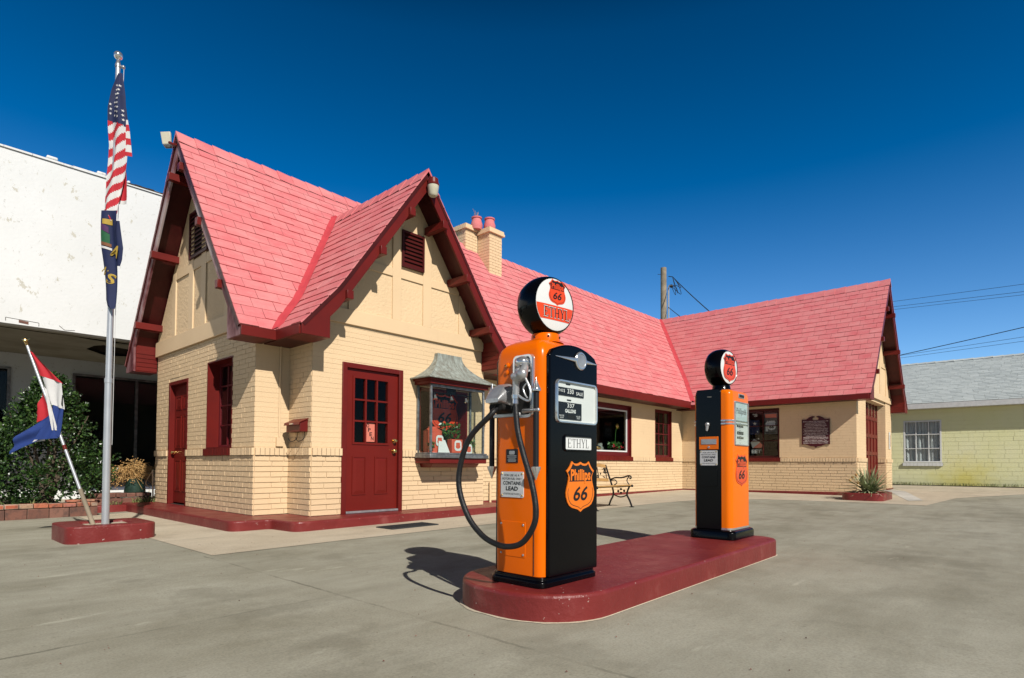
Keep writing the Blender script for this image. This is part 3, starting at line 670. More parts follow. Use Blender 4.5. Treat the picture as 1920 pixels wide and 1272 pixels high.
# --- windows & doors
def window(F,u0,u1,z0,z1,cols,rows,rec=.12,fw=.055,mat='red',mm='mulred',sill=True,name='window',mw=.022,lin=.02,side_only=False):
    m=MB(); t=lin
    m.fbox(F,u0,u0+t,-rec-.05,.01,z0,z1); m.fbox(F,u1-t,u1,-rec-.05,.01,z0,z1); m.fbox(F,u0+t,u1-t,-rec-.05,.01,z1-t,z1); m.fbox(F,u0+t,u1-t,-rec-.05,.008,z0-.0,z0+t)
    w=m.build(name,M[mat],ST)
    a,b,c,d=u0+t,u1-t,z0+t,z1-t
    m=MB(); n0,n1=-rec-.035,-rec
    m.fbox(F,a,a+fw,n0,n1,c,d); m.fbox(F,b-fw,b,n0,n1,c,d); m.fbox(F,a+fw,b-fw,n0,n1,d-fw,d); m.fbox(F,a+fw,b-fw,n0,n1,c,c+fw)
    m.build('window_frame',M[mm],w,bevel=.003)
    a+=fw;b-=fw;c+=fw;d-=fw
    if cols*rows>1:
        m=MB()
        for i in range(1,cols): u=a+(b-a)*i/cols; m.fbox(F,u-mw/2,u+mw/2,n0+.004,n1-.004,c,d)
        for i in range(1,rows): z=c+(d-c)*i/rows; m.fbox(F,a,b,n0+.006,n1-.006,z-mw/2,z+mw/2)
        m.build('muntin_grid',M[mm],w)
    m=MB(); m.fbox(F,a-.004,b+.004,n0+.012,n0+.018,c-.004,d+.004); m.build('window_pane',M['glass'],w)
    if sill:
        m=MB(); bricks(m,F,u1+.03,.862,.970,.108,.068,[],.045,.006,int(u0*77),.002,ub=u0-.03); m.fbox(F,u0-.03,u1+.03,-.1,.036,.864,.968); m.build('brick_sill',M['red'],w)
    return w
window(FL,.727,1.658,.97,2.30,3,4,rec=.165,fw=.04)
window(FW,11.28-B,12.27-B,.97,2.32,3,4,rec=.06,fw=.05)
window(FR,RU0,RU1,.97,2.31,4,3,rec=.05,fw=.035,mm='reddark',mat='reddark')
w=window(FW,6.95-B,10.0-B,.97,2.30,1,1,rec=.06,fw=.10)
m=MB(); a,b,c,d=6.95-B+.12,10.0-B-.12,1.09,2.18
for q in ((a,a+.035,c,d),(b-.035,b,c,d),(a+.035,b-.035,d-.035,d),(a+.035,b-.035,c,c+.035)): m.fbox(FW,q[0],q[1],-.075,-.05,q[2],q[3])
m.build('inner_sash',M['white'],w)
def panel(mb,F,u0,u1,n,z0,z1):
    t=.018
    for a,b,c,d in ((u0,u0+t,z0,z1),(u1-t,u1,z0,z1),(u0+t,u1-t,z1-t,z1),(u0+t,u1-t,z0,z0+t)): mb.fbox(F,a,b,n,n+.010,c,d)
    i=.04
    c=[F(u,n+.001,z) for u,z in ((u0+t,z0+t),(u1-t,z0+t),(u1-t,z1-t),(u0+t,z1-t))]+[F(u,n+.009,z) for u,z in ((u0+i+t,z0+i+t),(u1-i-t,z0+i+t),(u1-i-t,z1-i-t),(u0+i+t,z1-i-t))]
    mb.add(c,[(0,1,5,4),(1,2,6,5),(2,3,7,6),(3,0,4,7),(4,5,6,7)])
# front door
m=MB(); F=FF; u0,u1=.929-A,1.967-A; z1=2.18
m.fbox(F,u0,u0+.07,-.10,.03,HP,z1); m.fbox(F,u1-.07,u1,-.10,.03,HP,z1); m.fbox(F,u0+.07,u1-.07,-.10,.03,z1-.07,z1)
DO=m.build('door',M['red'],ST,bevel=.004)
s0,s1=u0+.075,u1-.075; g0,g1,gz0,gz1=1.14-A,1.71-A,1.06,1.98
m=MB(); n0,n1=-.06,-.012
m.fbox(F,s0,g0,n0,n1,.085,2.105); m.fbox(F,g1,s1,n0,n1,.085,2.105); m.fbox(F,g0,g1,n0,n1,gz1,2.105); m.fbox(F,g0,g1,n0,n1,.085,gz0)
panel(m,F,1.115-A,1.345-A,n1,.31,.86); panel(m,F,1.49-A,1.725-A,n1,.31,.86)
for a,b,c,d in ((g0-.03,g0,gz0-.03,gz1+.03),(g1,g1+.03,gz0-.03,gz1+.03),(g0,g1,gz1,gz1+.03),(g0,g1,gz0-.03,gz0)): m.fbox(F,a,b,n1,n1+.012,c,d)
for i in (1,2):
    u=g0+(g1-g0)*i/3; m.fbox(F,u-.012,u+.012,n0+.01,n1+.008,gz0,gz1); z=gz0+(gz1-gz0)*i/3; m.fbox(F,g0,g1,n0+.012,n1+.006,z-.012,z+.012)
m.build('door_leaf',M['doorred'],DO)
m=MB(); m.fbox(F,g0,g1,n0+.022,n0+.03,gz0,gz1); m.build('door_pane',M['glass'],DO)
m=MB(); m.fbox(F,s0,s1,-.09,.035,HP+.002,.082); m.build('threshold',M['alu'],DO,bevel=.004)
for (x,z,r) in ((1.83,1.10,.028),(1.82,.945,.032)):
    m=MB(); p=F(x-A,n1,z); m.lathe(p,(0,-1,0),[(0,.034),(.008,.034),(.01,.014),(.03,.014),(.035,r),(.055,r),(.066,r*.6)],16); m.build('door_knob' if z<1 else 'deadbolt',M['brass'],DO,smooth=True)
# left door
F=FL; u0,u1,z1=2.464,3.362,2.144
m=MB(); m.fbox(F,u0,u0+.06,-.14,.012,HP,z1); m.fbox(F,u1-.06,u1,-.14,.012,HP,z1); m.fbox(F,u0+.06,u1-.06,-.14,.012,z1-.06,z1)
DL=m.build('door',M['red'],ST,bevel=.004)
m=MB(); n1=-.07; m.fbox(F,u0+.065,u1-.065,-.11,n1,HP+.03,z1-.065)
for a,b in ((u0+.15,u0+.40),(u1-.40,u1-.15)):
    for c,d in ((1.66,1.89),(1.0,1.55),(.27,.80)): panel(m,F,a,b,n1,c,d)
m.build('door_leaf',M['doorred'],DL)
m=MB(); p=F(u1-.13,n1,.93); m.lathe(p,(-1,0,0),[(0,.034),(.008,.034),(.01,.014),(.03,.014),(.035,.03),(.055,.03),(.066,.018)],16); m.build('door_knob',M['brass'],DL,smooth=True)
# garage door
FD=frame((EX+1.05,-Q+.22),(1,0),(0,-1)); m=MB(); m.fbox(FD,0,2.65,-.04,0,HP,2.55)
GD=m.build('garage_door',M['red'],ST)
m=MB(); nc=6
for k in range(5):
    za=HP+.02+k*.5; m.fbox(FD,.02,2.63,.0,.022,za,za+.10)
    for i in range(nc+1): u=.02+i*(2.63-.02-.09)/nc; m.fbox(FD,u,u+.09,.0,.02,za+.1,za+.5)
m.build('door_panel_grid',M['red'],GD)
m=MB()
for i in range(nc): u=.02+i*(2.63-.02-.09)/nc+.10; m.fbox(FD,u,u+.32,.001,.006,2.15,2.5)
m.build('door_pane',M['glass'],GD)
# bay window
BX0,BX1,BY0,BY1=2.24,3.40,-.985,-D-.008
m=MB(); m.box(BX0-.02,BX1+.03,BY0-.02,BY1,.765,.845); m.prism([(BX0+.06,BY0+.02,.764),(BX0+.06,BY1,.764),(BX0+.10,BY1,.70),(BX0+.10,BY0+.12,.70)],(BX1-BX0-.16,0,0)); BW=m.build('bay_window',M['red'],ST,bevel=.006)
m=MB(); m.box(BX0-.045,BX1+.055,BY0-.05,BY1,.847,.905); m.box(BX0-.03,BX1+.035,BY0-.03,BY1,.9051,.93); m.build('lead_tray',M['lead'],BW,bevel=.008)
m=MB(); t=.035
for x in (BX0,BX1-t):
    for y in (BY0,BY1-t): m.box(x,x+t,y,y+t,.931,1.985)
m.box(BX0+t,BX1-t,BY0+.004,BY0+t-.004,1.945,1.985)
m.build('corner_post',M['lead'],BW,bevel=.004)
for n_,b_ in (('p',(BX0+t,BX1-t,BY0+.014,BY0+.02,.932,1.944)),('p',(BX0+.014,BX0+.02,BY0+t,BY1-t,.932,1.984)),('p',(BX1-.02,BX1-.014,BY0+t,BY1-t,.932,1.984))):
    m=MB(); m.box(*b_); m.build('bay_pane',M['glass'],BW)
m=MB(); m.box(BX0-.04,BX1+.05,BY0-.04,BY1,1.986,2.035); m.box(BX0-.07,BX1+.08,BY0-.065,BY1,2.0351,2.075); m.build('bay_fascia',M['red'],BW,bevel=.004)
m=MB(); rings=[]
for k in range(11):
    t=k/10; f=1-(1-t)**2.1 if False else t; z=2.076+.46*t; g=(1-t)**2.0
    x0=2.12+(2.60-2.12)*(1-g); x1=3.545-(3.545-3.10)*(1-g); y0=-1.095+(1.095-.72)*(1-g); 
    rings.append([(x0,BY1,z),(x0,y0*.5+BY1*.5,z),(x0,y0,z)]+[(x0+(x1-x0)*i/6,y0,z) for i in range(1,6)]+[(x1,y0,z),(x1,y0*.5+BY1*.5,z),(x1,BY1,z)])
m.loft(rings,True,True)
for i in (2,4,6,8): m.tube([r[i] for r in rings],.011,6)
m.tube([rings[0][i] for i in range(11)],.014,6)
m.build('copper_roof',M['copper'],BW)
m=MB(); a,b,c,d=2.30-A,3.34-A,.95,1.97
m.fbox(FF,a,a+.03,-.24,.006,c,d); m.fbox(FF,b-.03,b,-.24,.006,c,d); m.fbox(FF,a+.03,b-.03,-.24,.006,d-.03,d); m.fbox(FF,a+.03,b-.03,-.5,.006,c-.02,c+.01); m.fbox(FF,b-.20,b-.031,-.235,-.20,c+.011,d-.031); m.build('window_lining',M['red'],BW)
# conduit & junction box on the return wall
m=MB(); m.tube([FS(.34,.02,2.38),FS(.335,.02,1.9),FS(.335,.02,1.12)],.011,8); m.fbox(FS,.29,.385,.0,.04,.99,1.115); m.build('wall_conduit',M['cream_smooth'],ST)
m=MB(); m.tube([(4.63,.07,gz(4.6)),(4.63,.07,.42)],.022,10); m.tube([(4.63,.07,.2),(4.63,.13,.2)],.015,8); m.build('standpipe',M['cream_smooth'],ST)
m=MB(); m.tube(bez([(-.02,W+.05,.05),(-.03,W+.05,.45),(-.03,W+.07,.62)]),.014,6); m.tube(bez([(-.05,W+.13,.30),(-.10,W+.2,.38),(-.06,W+.13,.52),(-.02,W+.05,.62)]),.010,6); m.build('wall_pipe',M['cream_smooth'],ST)
# hidden pipe hole stain on the slab
m=MB(); m.lathe((.60,-1.175,.005),(0,-1,0),[(0,.028),(.012,.028),(.012,.02),(.002,.02)],14); tag(m.build('drain_pipe_end',M['dark']),'dark drain hole in the front of the red porch slab','drain')
# ------------------------------------------------------------------ things on the station
def mailbox():
    t=thing('mailbox','small red metal mailbox with slanted lid and two wire hooks below','mailbox',(A,-.36,1.18))
    m=MB(); x0,x1=A-.125,A-.016; m.prism([(x1,-.56,1.18),(x0,-.56,1.18),(x0,-.56,1.30),(x1,-.56,1.36)],(0,.39,0)); m.build('box_body',M['red'],t,bevel=.006)
    m=MB(); m.prism([(x1,-.575,1.365),(x0-.02,-.575,1.305),(x0-.03,-.575,1.27),(x0-.022,-.575,1.27),(x0-.014,-.575,1.30),(x1,-.575,1.355)],(0,.42,0)); m.build('lid',M['doorred'],t)
    m=MB(); m.tube([(x0-.032,-.42,1.285),(x0-.034,-.33,1.285)],.008,6); m.build('lid_latch',M['chrome'],t)
    for y in (-.49,-.29):
        m=MB(); m.tube(bez([(x1-.01,y,1.18),(x1-.02,y,1.09),(x0+.02,y+.01,1.05),(x0-.01,y+.02,1.08),(x0-.015,y+.02,1.10)]),.005,6); m.build('wire_hook',M['blackiron'],t)
mailbox()
def floodL():
    t=thing('floodlight','square white floodlight on the ridge end of the left gable','floodlight',(-.42,YR,5.75))
    c=Vector((-.46,2.255,5.855)); k_=.68
    m=MB(); m.tube([(-.37,YR+.01,5.70),(-.42,YR+.06,5.71),(-.45,2.17,5.76)],.022,10); m.build('lamp_arm',M['red'],t,smooth=True)
    m=MB(); a=Vector((.62,-.78,0)); u=Vector((-.12,-.0,1)).normalized(); n=Vector((-.75,-.6,-.1)).normalized()
    q=lambda x,y,z: tuple(c+(a*x+u*y+n*z)*k_)
    m.loft([[q(-.10,-.13,-.03),q(.09,-.13,-.03),q(.10,.13,-.03),q(-.12,.13,-.03)],[q(-.11,-.14,.03),q(.10,-.14,.03),q(.11,.14,.03),q(-.13,.14,.03)]]); m.build('lamp_glass',M['lamp'],t,bevel=.006)
    m=MB(); m.loft([[q(-.11,-.145,.028),q(.10,-.145,.028),q(.10,-.145,-.05),q(-.11,-.145,-.05)],[q(-.07,-.215,.0),q(.08,-.215,.0),q(.08,-.215,-.05),q(-.07,-.215,-.05)]]); m.build('lamp_base',M['inkgrey'],t,bevel=.01)
floodL()
def floodF():
    c=(2.10,-1.16,4.87); t=thing('yard_light','round yard light with frosted bowl hanging at the front gable peak','lamp',c)
    m=MB(); m.lathe((c[0],c[1],c[2]+.06),(0,0,1),[(0,.090),(.02,.094),(.03,.082),(.10,.074),(.12,.045)],18); m.build('lamp_cap',M['red'],t,smooth=True)
    m=MB(); m.lathe((c[0],c[1],c[2]-.1),(0,0,1),[(0,.052),(.02,.070),(.155,.086)],18); m.build('lamp_bowl',M['lamp'],t,smooth=True)
    m=MB(); m.tube([(c[0],c[1]+.02,c[2]+.14),(c[0]-.04,-1.06,c[2]+.16)],.022,8); m.build('lamp_arm',M['red'],t)
floodF()
# open sign on the door glass
m=MB(); F=FF; 
t=thing('open_sign','salmon card reading OPEN downwards in the front door glass','sign',F(1.42-A,-.03,1.08))
m=MB(); m.fbox(F,1.345-A,1.50-A,-.035,-.031,1.075,1.345); m.build('card',M['salmon'],t)
m=MB()
for i,ch in enumerate('OPEN'):
    vs,fs=fit(ch,.046,.056,.02); put(m,vs,fs,F(1.382-A+.026*i,-.0295,1.31-.062*i),(1,0,0),(0,0,1),0)
m.build('lettering',M['ink'],t)
# wall plaque
def plaque():
    t=thing('wall_plaque','maroon historic plaque with scrolled top and rows of pale lettering on the right wing','plaque',(EX-.03,-3.57,1.6))
    w=.33
    half=[(0,.24),(.05,.24),(.075,.27),(.07,.305),(.03,.315),(.02,.335),(.06,.35),(.10,.345),(.16,.315),(.21,.275),(.26,.262),(.33,.275)]
    pts=[(x,y+.07) for x,y in half[1:]]
    ou=[(-.03,.31)]+[]
    top=[(x,y+.06) for x,y in half]
    bot=[(.33,-.33),(.27,-.315),(.2,-.335),(.12,-.37),(.04,-.375),(0,-.41)]
    right=top+bot; poly=right+[(-x,y) for x,y in right[::-1] if x>0]
    F=frame((EX,-3.57),(0,-1),(-1,0))
    m=MB(); m.prism([F(x,.012,z+1.635) for x,z in poly],(-.02,0,0)); m.build('board',M['plaque'],t)
    L=["Built in 1930 by the Independent Oil","and Gas Company, this Tudor","Revival style gas station was","purchased by Phillips Petroleum","Company the same year. The","original 'house' style brick building","was modified to fit Cotswold and","is shaped and open today. The rural","sold and vehicles were serviced","here in Baxter Springs through the","1970s. Grant funds from the","National Park Service have made it","possible to restore the building for","use as a visitors' center. The","building was placed on the National","Register of Historic Places in 2003."]
    m=MB()
    for i,s in enumerate(L):
        vs,fs=fit(s,min(.59,.0172*len(s)),.030,.018); put(m,vs,fs,F(0,.034,1.905-i*.0375),(0,-1,0),(0,0,1),0)
    m.build('lettering',M['plaquetext'],t)
plaque()
# thermometer plate on the right pillar
t=thing('wall_thermometer','narrow white thermometer plate on the right garage pillar','thermometer',(17.15,-Q-.02,1.5))
m=MB(); m.box(17.08,17.22,-Q-.03,-Q-.010,1.27,1.78); m.build('plate',M['white'],t,bevel=.005); m=MB(); m.box(17.135,17.165,-Q-.036,-Q-.0302,1.34,1.7); m.build('scale_tube',M['inkgrey'],t)
# things in the right wing window
F=FR
def onp(mb,body,u,z,w,h,b=.02,n=-.062): vs,fs=fit(body,w,h,b); put(mb,vs,fs,F(u,n,z),(0,-1,0),(0,0,1),0)
t=thing('window_banner','dark window banner with stars and white lettering behind right wing glass','banner',F(RU0+.6,-.12,1.0))
m=MB(); m.fbox(F,RU0+.10,RU0+1.10,-.135,-.13,1.62,2.02); m.build('navy_field',M['navy'],t)
def star2d(r,rot=0): 
    p=[]; 
    for k in range(10): a=PI/2+k*PI/5+rot; q=r if k%2==0 else r*.42; p.append((q*math.cos(a),q*math.sin(a)))
    return p,[list(range(10))]
m=MB(); vs,fs=fit("'S",.13,.085,.03); put(m,vs,fs,F(RU0+.99,-.12,2.155),(0,-1,0),(0,0,1),0); vs,fs=fit("EET",.26,.10,.03); put(m,vs,fs,F(RU0+1.02,-.12,1.15),(0,-1,0),(0,0,1),0)
for u,z,r in ((.98,1.92,.06),(1.05,1.70,.03),(1.08,1.5,.03)): vs,fs=star2d(r); put(m,vs,fs,F(RU0+u,-.122,z),(0,-1,0),(0,0,1),0)
m.poly([F(RU0+.92,-.121,1.24),F(RU0+1.12,-.121,1.40),F(RU0+.96,-.121,1.50),F(RU0+.86,-.121,1.40)])
m.build('lettering',M['cloth_w'],t)
m=MB(); m.poly([F(RU0+.92,-.124,1.24),F(RU0+1.12,-.124,1.40),F(RU0+1.18,-.124,1.33),F(RU0+1.16,-.124,1.25)]); m.build('red_field',M['salmon'],t)
t=thing('route_poster','poster with a road shield numbered 66 behind right wing glass','poster',F(RU0+1.4,-.12,1.5))
m=MB(); m.fbox(F,RU0+1.24,RU0+1.58,-.13,-.124,1.62,2.2); m.build('sheet',M['inkgrey'],t)
m=MB(); pts=shield2d(.22,.26); put(m,pts,[list(range(len(pts)))],F(RU0+1.43,-.122,1.86),(0,-1,0),(0,0,1),0); m.poly([F(RU0+1.27,-.122,1.70),F(RU0+1.33,-.122,1.70),F(RU0+1.33,-.122,2.0),F(RU0+1.27,-.122,1.92)]); m.build('road_shield',M['curtain'],t)
m=MB(); onp(m,'66',RU0+1.43,1.82,.12,.09,.03,-.12); onp(m,'MAIN STREET',RU0+1.41,1.655,.28,.035,.02,-.12); m.build('lettering',M['ink'],t)
m=MB(); m.poly([F(RU0+1.26,-.121,2.07),F(RU0+1.56,-.121,2.07),F(RU0+1.56,-.121,2.17),F(RU0+1.26,-.121,2.17)]); m.build('poster_heading',M['salmon'],t)
# items on the sill of the wing's big window
def planty(name,label,p,h,r,nl,mat,seed,cat='plant',pot=None,ls=.05):
    rr=random.Random(seed); t=thing(name,label,cat,p)
    if pot:
        m=MB(); m.lathe(p,(0,0,1),[(0,pot*.7),(pot*1.6,pot),(pot*1.62,pot*.9),(pot*1.2,pot*.85)],14); m.build('plant_pot',M['tin'],t,smooth=True)
    m=MB()
    for k in range(nl):
        a=rr.uniform(0,6.28);q=r*math.sqrt(rr.random());z=p[2]+h*(.25+.75*rr.random()**.8)
        c=Vector((p[0]+q*math.cos(a),p[1]+q*math.sin(a)*.6,z)); d=Vector((rr.uniform(-1,1),rr.uniform(-1,1),rr.uniform(-.6,.8))).normalized(); e=d.cross(Vector((rr.uniform(-1,1),rr.uniform(-1,1),rr.uniform(-1,1)))).normalized()
        s=ls*rr.uniform(.6,1.2); m.add([tuple(c-d*s),tuple(c+e*s*.5),tuple(c+d*s),tuple(c-e*s*.5)],[(0,1,2,3)])
    for k in range(6): a=rr.uniform(0,6.28); m.tube([p,(p[0]+r*.4*math.cos(a),p[1]+r*.3*math.sin(a),p[2]+h*.7)],.004,4)
    m.build('foliage',mat,t); return t
planty('window_plant','low leafy plant with red blooms on the big window sill',(9.65,.40,1.0),.35,.25,120,M['ivy'],5,ls=.05)
m=MB()
for k in range(14): m.sphere((9.65+R.uniform(-.3,.25),.33+R.uniform(-.05,.05),1.1+R.uniform(0,.28)),.022,4)
tag(m.build('flower_heads',M['cloth_r']),'small red flower heads among leaves on the big window sill','flowers',kind='stuff')
t=thing('sunflower','yellow sunflower standing behind the big wing window','sunflower',(9.72,.45,1.05))
m=MB(); m.tube([(9.72,.45,1.0),(9.73,.44,1.6),(9.72,.40,1.75)],.008,6); m.build('stem',M['ivy'],t)
m=MB()
for k in range(16):
    a=k*PI/8; m.add([(9.72+.03*math.cos(a-.2),.38,1.78+.03*math.sin(a-.2)),(9.72+.095*math.cos(a),.375,1.78+.095*math.sin(a)),(9.72+.03*math.cos(a+.2),.38,1.78+.03*math.sin(a+.2))],[(0,1,2)])
m.build('petals',M['gold'],t); m=MB(); m.lathe((9.72,.385,1.78),(0,-1,0),[(0,.04),(.012,.035)],14); m.build('flower_disc',M['sealbrown'],t)
t=thing('painted_milk_can','pale green tin can on the big wing window sill','can',(8.95,.42,1.0)); m=MB(); m.lathe((8.95,.42,1.0),(0,0,1),[(0,.1),(.2,.1),(.22,.07),(.30,.07),(.31,.085)],16); m.build('can_body',M['copper'],t,smooth=True)
m=MB(); pts=shield2d(.3,.34); m.prism([(8.5+x,.33,1.2+y) for x,y in pts],(0,.02,0)); tag(m.build('shield_cutout',M['curtain'],org=(8.5,.33,1.03)),'grey shield cut-out standing behind the big wing window','shield')
# bay window contents
t=thing('track_light','rail of three small chrome spotlights under the bay window roof','light',(2.8,-.80,1.92))
m=MB(); m.box(2.35,3.25,-.83,-.81,1.875,1.887); m.box(2.70,2.90,-.825,-.815,1.887,1.99); m.build('light_rail',M['blackiron'],t)
for x in (2.44,2.78,3.10):
    m=MB(); m.tube([(x,-.82,1.875),(x,-.83,1.84)],.006,6); m.lathe((x,-.84,1.84),(0,-.3,-1),[(0,.015),(.03,.02),(.07,.034)],12); m.build('spotlight',M['chrome'],t,smooth=True)
t=thing('hanging_shield_sign','large orange and black shield sign hanging inside the bay window','sign',(3.01,-.42,1.62))
shield('shield_plate',(3.01,-.42,1.625),(1,0,0),(0,0,1),.60,.60,M['sred'],t,0,.01)
def can(x,y,w,d,h,name,label):
    t=thing(name,label,'oil can',(x,y,.932)); m=MB()
    if d==0:
        m.lathe((x,y,.932),(0,0,1),[(0,w)]+[(h*(k+.5)/14,w*(1.0 if k%2 else .975)) for k in range(14)]+[(h,w),(h+.05,w*.5),(h+.07,w*.5)],24); m.build('can_body',M['oilcan'],t,smooth=True); yy=y-w-.004
    else:
        m.box(x-w,x+w,y-d,y+d,.932,.932+h); m.build('can_body',M['oilcan'],t,bevel=.008); yy=y-d-.002
    m=MB(); pts=rrect(-.075,.075,-.085,.085,.05); zc=.932+h*.55; m.poly([(x+w*.1+a,yy-.001,zc+b) for a,b in pts]); m.build('emblem_ground',M['white'],t)
    m=MB(); pts=shield2d(.10,.10); m.poly([(x+w*.1+a,yy-.0025,zc+b) for a,b in pts]); m.build('emblem_shield',M['oilcan'],t); return t
can(2.47,-.76,.15,0,.34,'oil_can','tall ribbed red oil can in the left of the bay window')
can(2.87,-.84,.115,.06,.22,'oil_tin','square red oil tin with white emblem below the ivy')
can(3.11,-.86,.045,0,.12,'oil_bottle','small red and white oil can beside the square tin')
m=MB(); m.poly([(2.42,-.955,.935),(2.66,-.955,.935),(2.60,-.91,1.13),(2.47,-.91,1.15)]); tag(m.build('info_card',M['white'],org=(2.5,-.93,.935)),'white leaflet leaning against the bay window glass','leaflet')
planty('ivy_plant','trailing ivy plant behind the tins in the bay window',(2.86,-.73,1.05),.36,.20,260,M['ivy'],11,ls=.035)
planty('small_ivy','small ivy plant in the right corner of the bay window',(3.27,-.80,.95),.2,.09,70,M['ivy'],12,ls=.03)
planty('small_fern','small green plant in the left corner of the bay window',(2.33,-.90,.95),.14,.08,60,M['ivy'],13,ls=.025)
# door mat
m=MB(); P=rrect(.93,1.70,-1.83,-1.47,.02,2); m.loft([[(x,y,gz(x)+.001) for x,y in P],[(x,y,gz(x)+.016) for x,y in P]])
for k in range(36): x=.95+k*.0205; m.box(x,x+.008,-1.81,-1.49,gz(x)+.015,gz(x)+.02)
tag(m.build('door_mat',M['mat'],org=(1.3,-1.65,gz(1.3))),'dark grey rubber mat on the pavement below the front door','mat')
# ------------------------------------------------------------------ pump island
m=MB(); P=rrect(-1.125,2.27,-6.05,-5.045,[.2,.45,.43,.22],10); m.loft([[(x,y,gz(x)-.03) for x,y in P],[(x*.999,y,gz(x)+.15) for x,y in P]])
tag(m.build('pump_island',M['redconc'],org=(.5,-5.5,-.08),bevel=.02,seg=3,ang=50),'low red painted concrete island with rounded ends under the two gas pumps','pump island')
# weathered mortar line round its foot
m=MB(); P0=rrect(-1.125,2.27,-6.05,-5.045,[.2,.45,.43,.22],10); rr=random.Random(3); P1=[]
for i,(x,y) in enumerate(P0): 
    d=Vector((x-.54,y+5.54)).normalized(); q=.004+.020*rr.random(); P1.append((x+d.x*q,y+d.y*q*1.2))
n=len(P0); m.add([(x,y,gz(x)+.006) for x,y in P0]+[(x,y,gz(x)+.003) for x,y in P1],[(i,(i+1)%n,n+(i+1)%n,n+i) for i in range(n)]); tag(m.build('mortar_edge',M['apron']),kind='structure')
UX=(1,0,0);UY=(0,0,1);SX=(0,-1,0)
def globe(par,c,r,face,th,cap):
    m=MB(); m.lathe(c,(0,-1,0),[(-th,face),(-th+.012,face+.012),(-th*.55,r*.97),(-th*.2,r),(th*.2,r),(th*.55,r*.97),(th-.012,face+.012),(th,face+.004),(th-.006,face-.002)],40); g=m.build('lamp_globe',M['black'],par,smooth=True)
    m=MB(); m.lathe((c[0],c[1]-th+.004,c[2]),(0,-1,0),[(0,face),(.004,face*.85),(.007,face*.5),(.008,.001)],40); m.build('globe_face',M['milk'],g,smooth=True); g.rotation_euler=(0,0,math.radians(-7))
    return g
def lead_sign(par,ymid,zmid,x,w,h):
    m=MB(); P=rrect(-w/2,w/2,-h/2,h/2,.008,3); m.prism([(x,ymid-a,zmid+b) for a,b in P],(-.004,0,0)); s=m.build('warning_sign',M['sgnwhite'],par)
    m=MB(); O=(x-.0042,ymid,zmid)
    for body,ww,hh,z,bd,mt in (('FOR USE AS A',.66,.085,.36,.0,0),('MOTOR FUEL ONLY',.86,.085,.225,.0,0),('CONTAINS',.78,.14,.055,.02,0),('LEAD',.53,.16,-.155,.03,0),('(TETRAETHYL)',.76,.085,-.375,0,0)):
        vs,fs=fit(body,ww*w,hh*h,bd); put(m,vs,fs,Vector(O)+Vector((0,0,z*h)),SX,UY,.0008)
    m.build('lettering',M['ink'],s)
    m=MB()
    for a in (-1,1):
        for b in (-1,1): m.lathe((x-.004,ymid+a*w*.44,zmid+b*h*.42),(-1,0,0),[(0,.006),(.003,.005)],8)
    m.build('screw_heads',M['brass'],s)
# --- near pump
x0,x1,y0,y1=-.945,-.425,-5.765,-5.395; zt=.066
P1=thing('gas_pump','taller near gas pump, orange with black front panel reading ETHYL and looped black hose','gas pump',((x0+x1)/2,(y0+y1)/2,zt),'vintage gas pumps on the island')
m=MB(); R0=lambda i,r=.05: rrect(x0+i,x1-i,y0+i,y1-i,r,6)
m.loft([[(x,y,z) for x,y in R0(i,max(.012,.05-i*.3))] for i,z in ((0,zt+.05),(0,1.30),(0,1.365),(.005,1.41),(.016,1.443),(.04,1.472),(.08,1.495),(.13,1.508),(.165,1.512))],True,True); BODY=m.build('pump_body',M['orange'],P1,smooth=True)
m=MB(); m.loft([[(x,y,z) for x,y in R0(i,.055)] for i,z in ((-.022,zt),(-.022,zt+.028),(-.012,zt+.04),(-.012,zt+.052),(-.004,zt+.058))]); m.build('base_skirt',M['black'],P1,bevel=.006)
# seams of the side door and top
m=MB(); m.tube([(x0-.001,y0+.055,.13),(x0-.001,y0+.055,1.36)],.0025,4); m.build('body_seam',M['ink'],BODY)
# black front panel with arched top
def archpanel(xa,xb,zb,zs,za,rc):
    pts=[(xa,zb),(xb,zb)]; n=16; c=(xa+xb)/2
    for k in range(n+1):
        t=k/n; x=xb-(xb-xa)*t; z=zs+(za-zs)*(1-((x-c)/((xb-xa)/2))**2); 
        e=min(abs(x-xa),abs(x-xb)); 
        if e<rc: z-=rc-math.sqrt(max(0,rc*rc-(rc-e)**2))
        pts.append((x,z))
    return pts
pa=archpanel(-.905,-.424,zt+.055,1.405,1.468,.022)
m=MB(); m.prism([(x,y0+.01,z) for x,z in pa],(0,-.034,0)); FPN=m.build('front_panel',M['black'],P1,bevel=.009,seg=3); yf=y0-.024
pa=archpanel(-.905,-.424,zt+.055,1.405,1.468,.022); m=MB(); m.prism([(x,y1-.01,z) for x,z in pa],(0,.034,0)); m.build('rear_panel',M['black'],P1,bevel=.009)
m=MB(); m.box(x1-.02,x1+.003,y0+.02,y1-.02,zt+.06,1.30); m.build('side_panel',M['black'],P1,bevel=.01)
cxp=(x0+x1)/2
# emblem with wings
m=MB(); m.lathe((-.612,yf+.002,1.382),(0,-1,0),[(0,.054),(.010,.056),(.016,.050),(.016,.043),(.010,.042)],28)
for s,xe in ((-1,-.855),(1,-.432)):
    xr=-.612+s*.05; m.loft([[(xr,yf-.008-.006*math.cos(a),1.382+.013*math.sin(a)) for a in [k*PI/4 for k in range(8)]],[(xe,yf-.003-.001*math.cos(a),1.382+.0015*math.sin(a)) for a in [k*PI/4 for k in range(8)]]])
em=m.build('winged_emblem',M['chrome'],P1,smooth=True); m=MB(); m.lathe((-.612,yf-.006,1.382),(0,-1,0),[(0,.043),(.005,.043),(.007,.02)],24); m.build('emblem_disc',M['alu'],em,smooth=True)
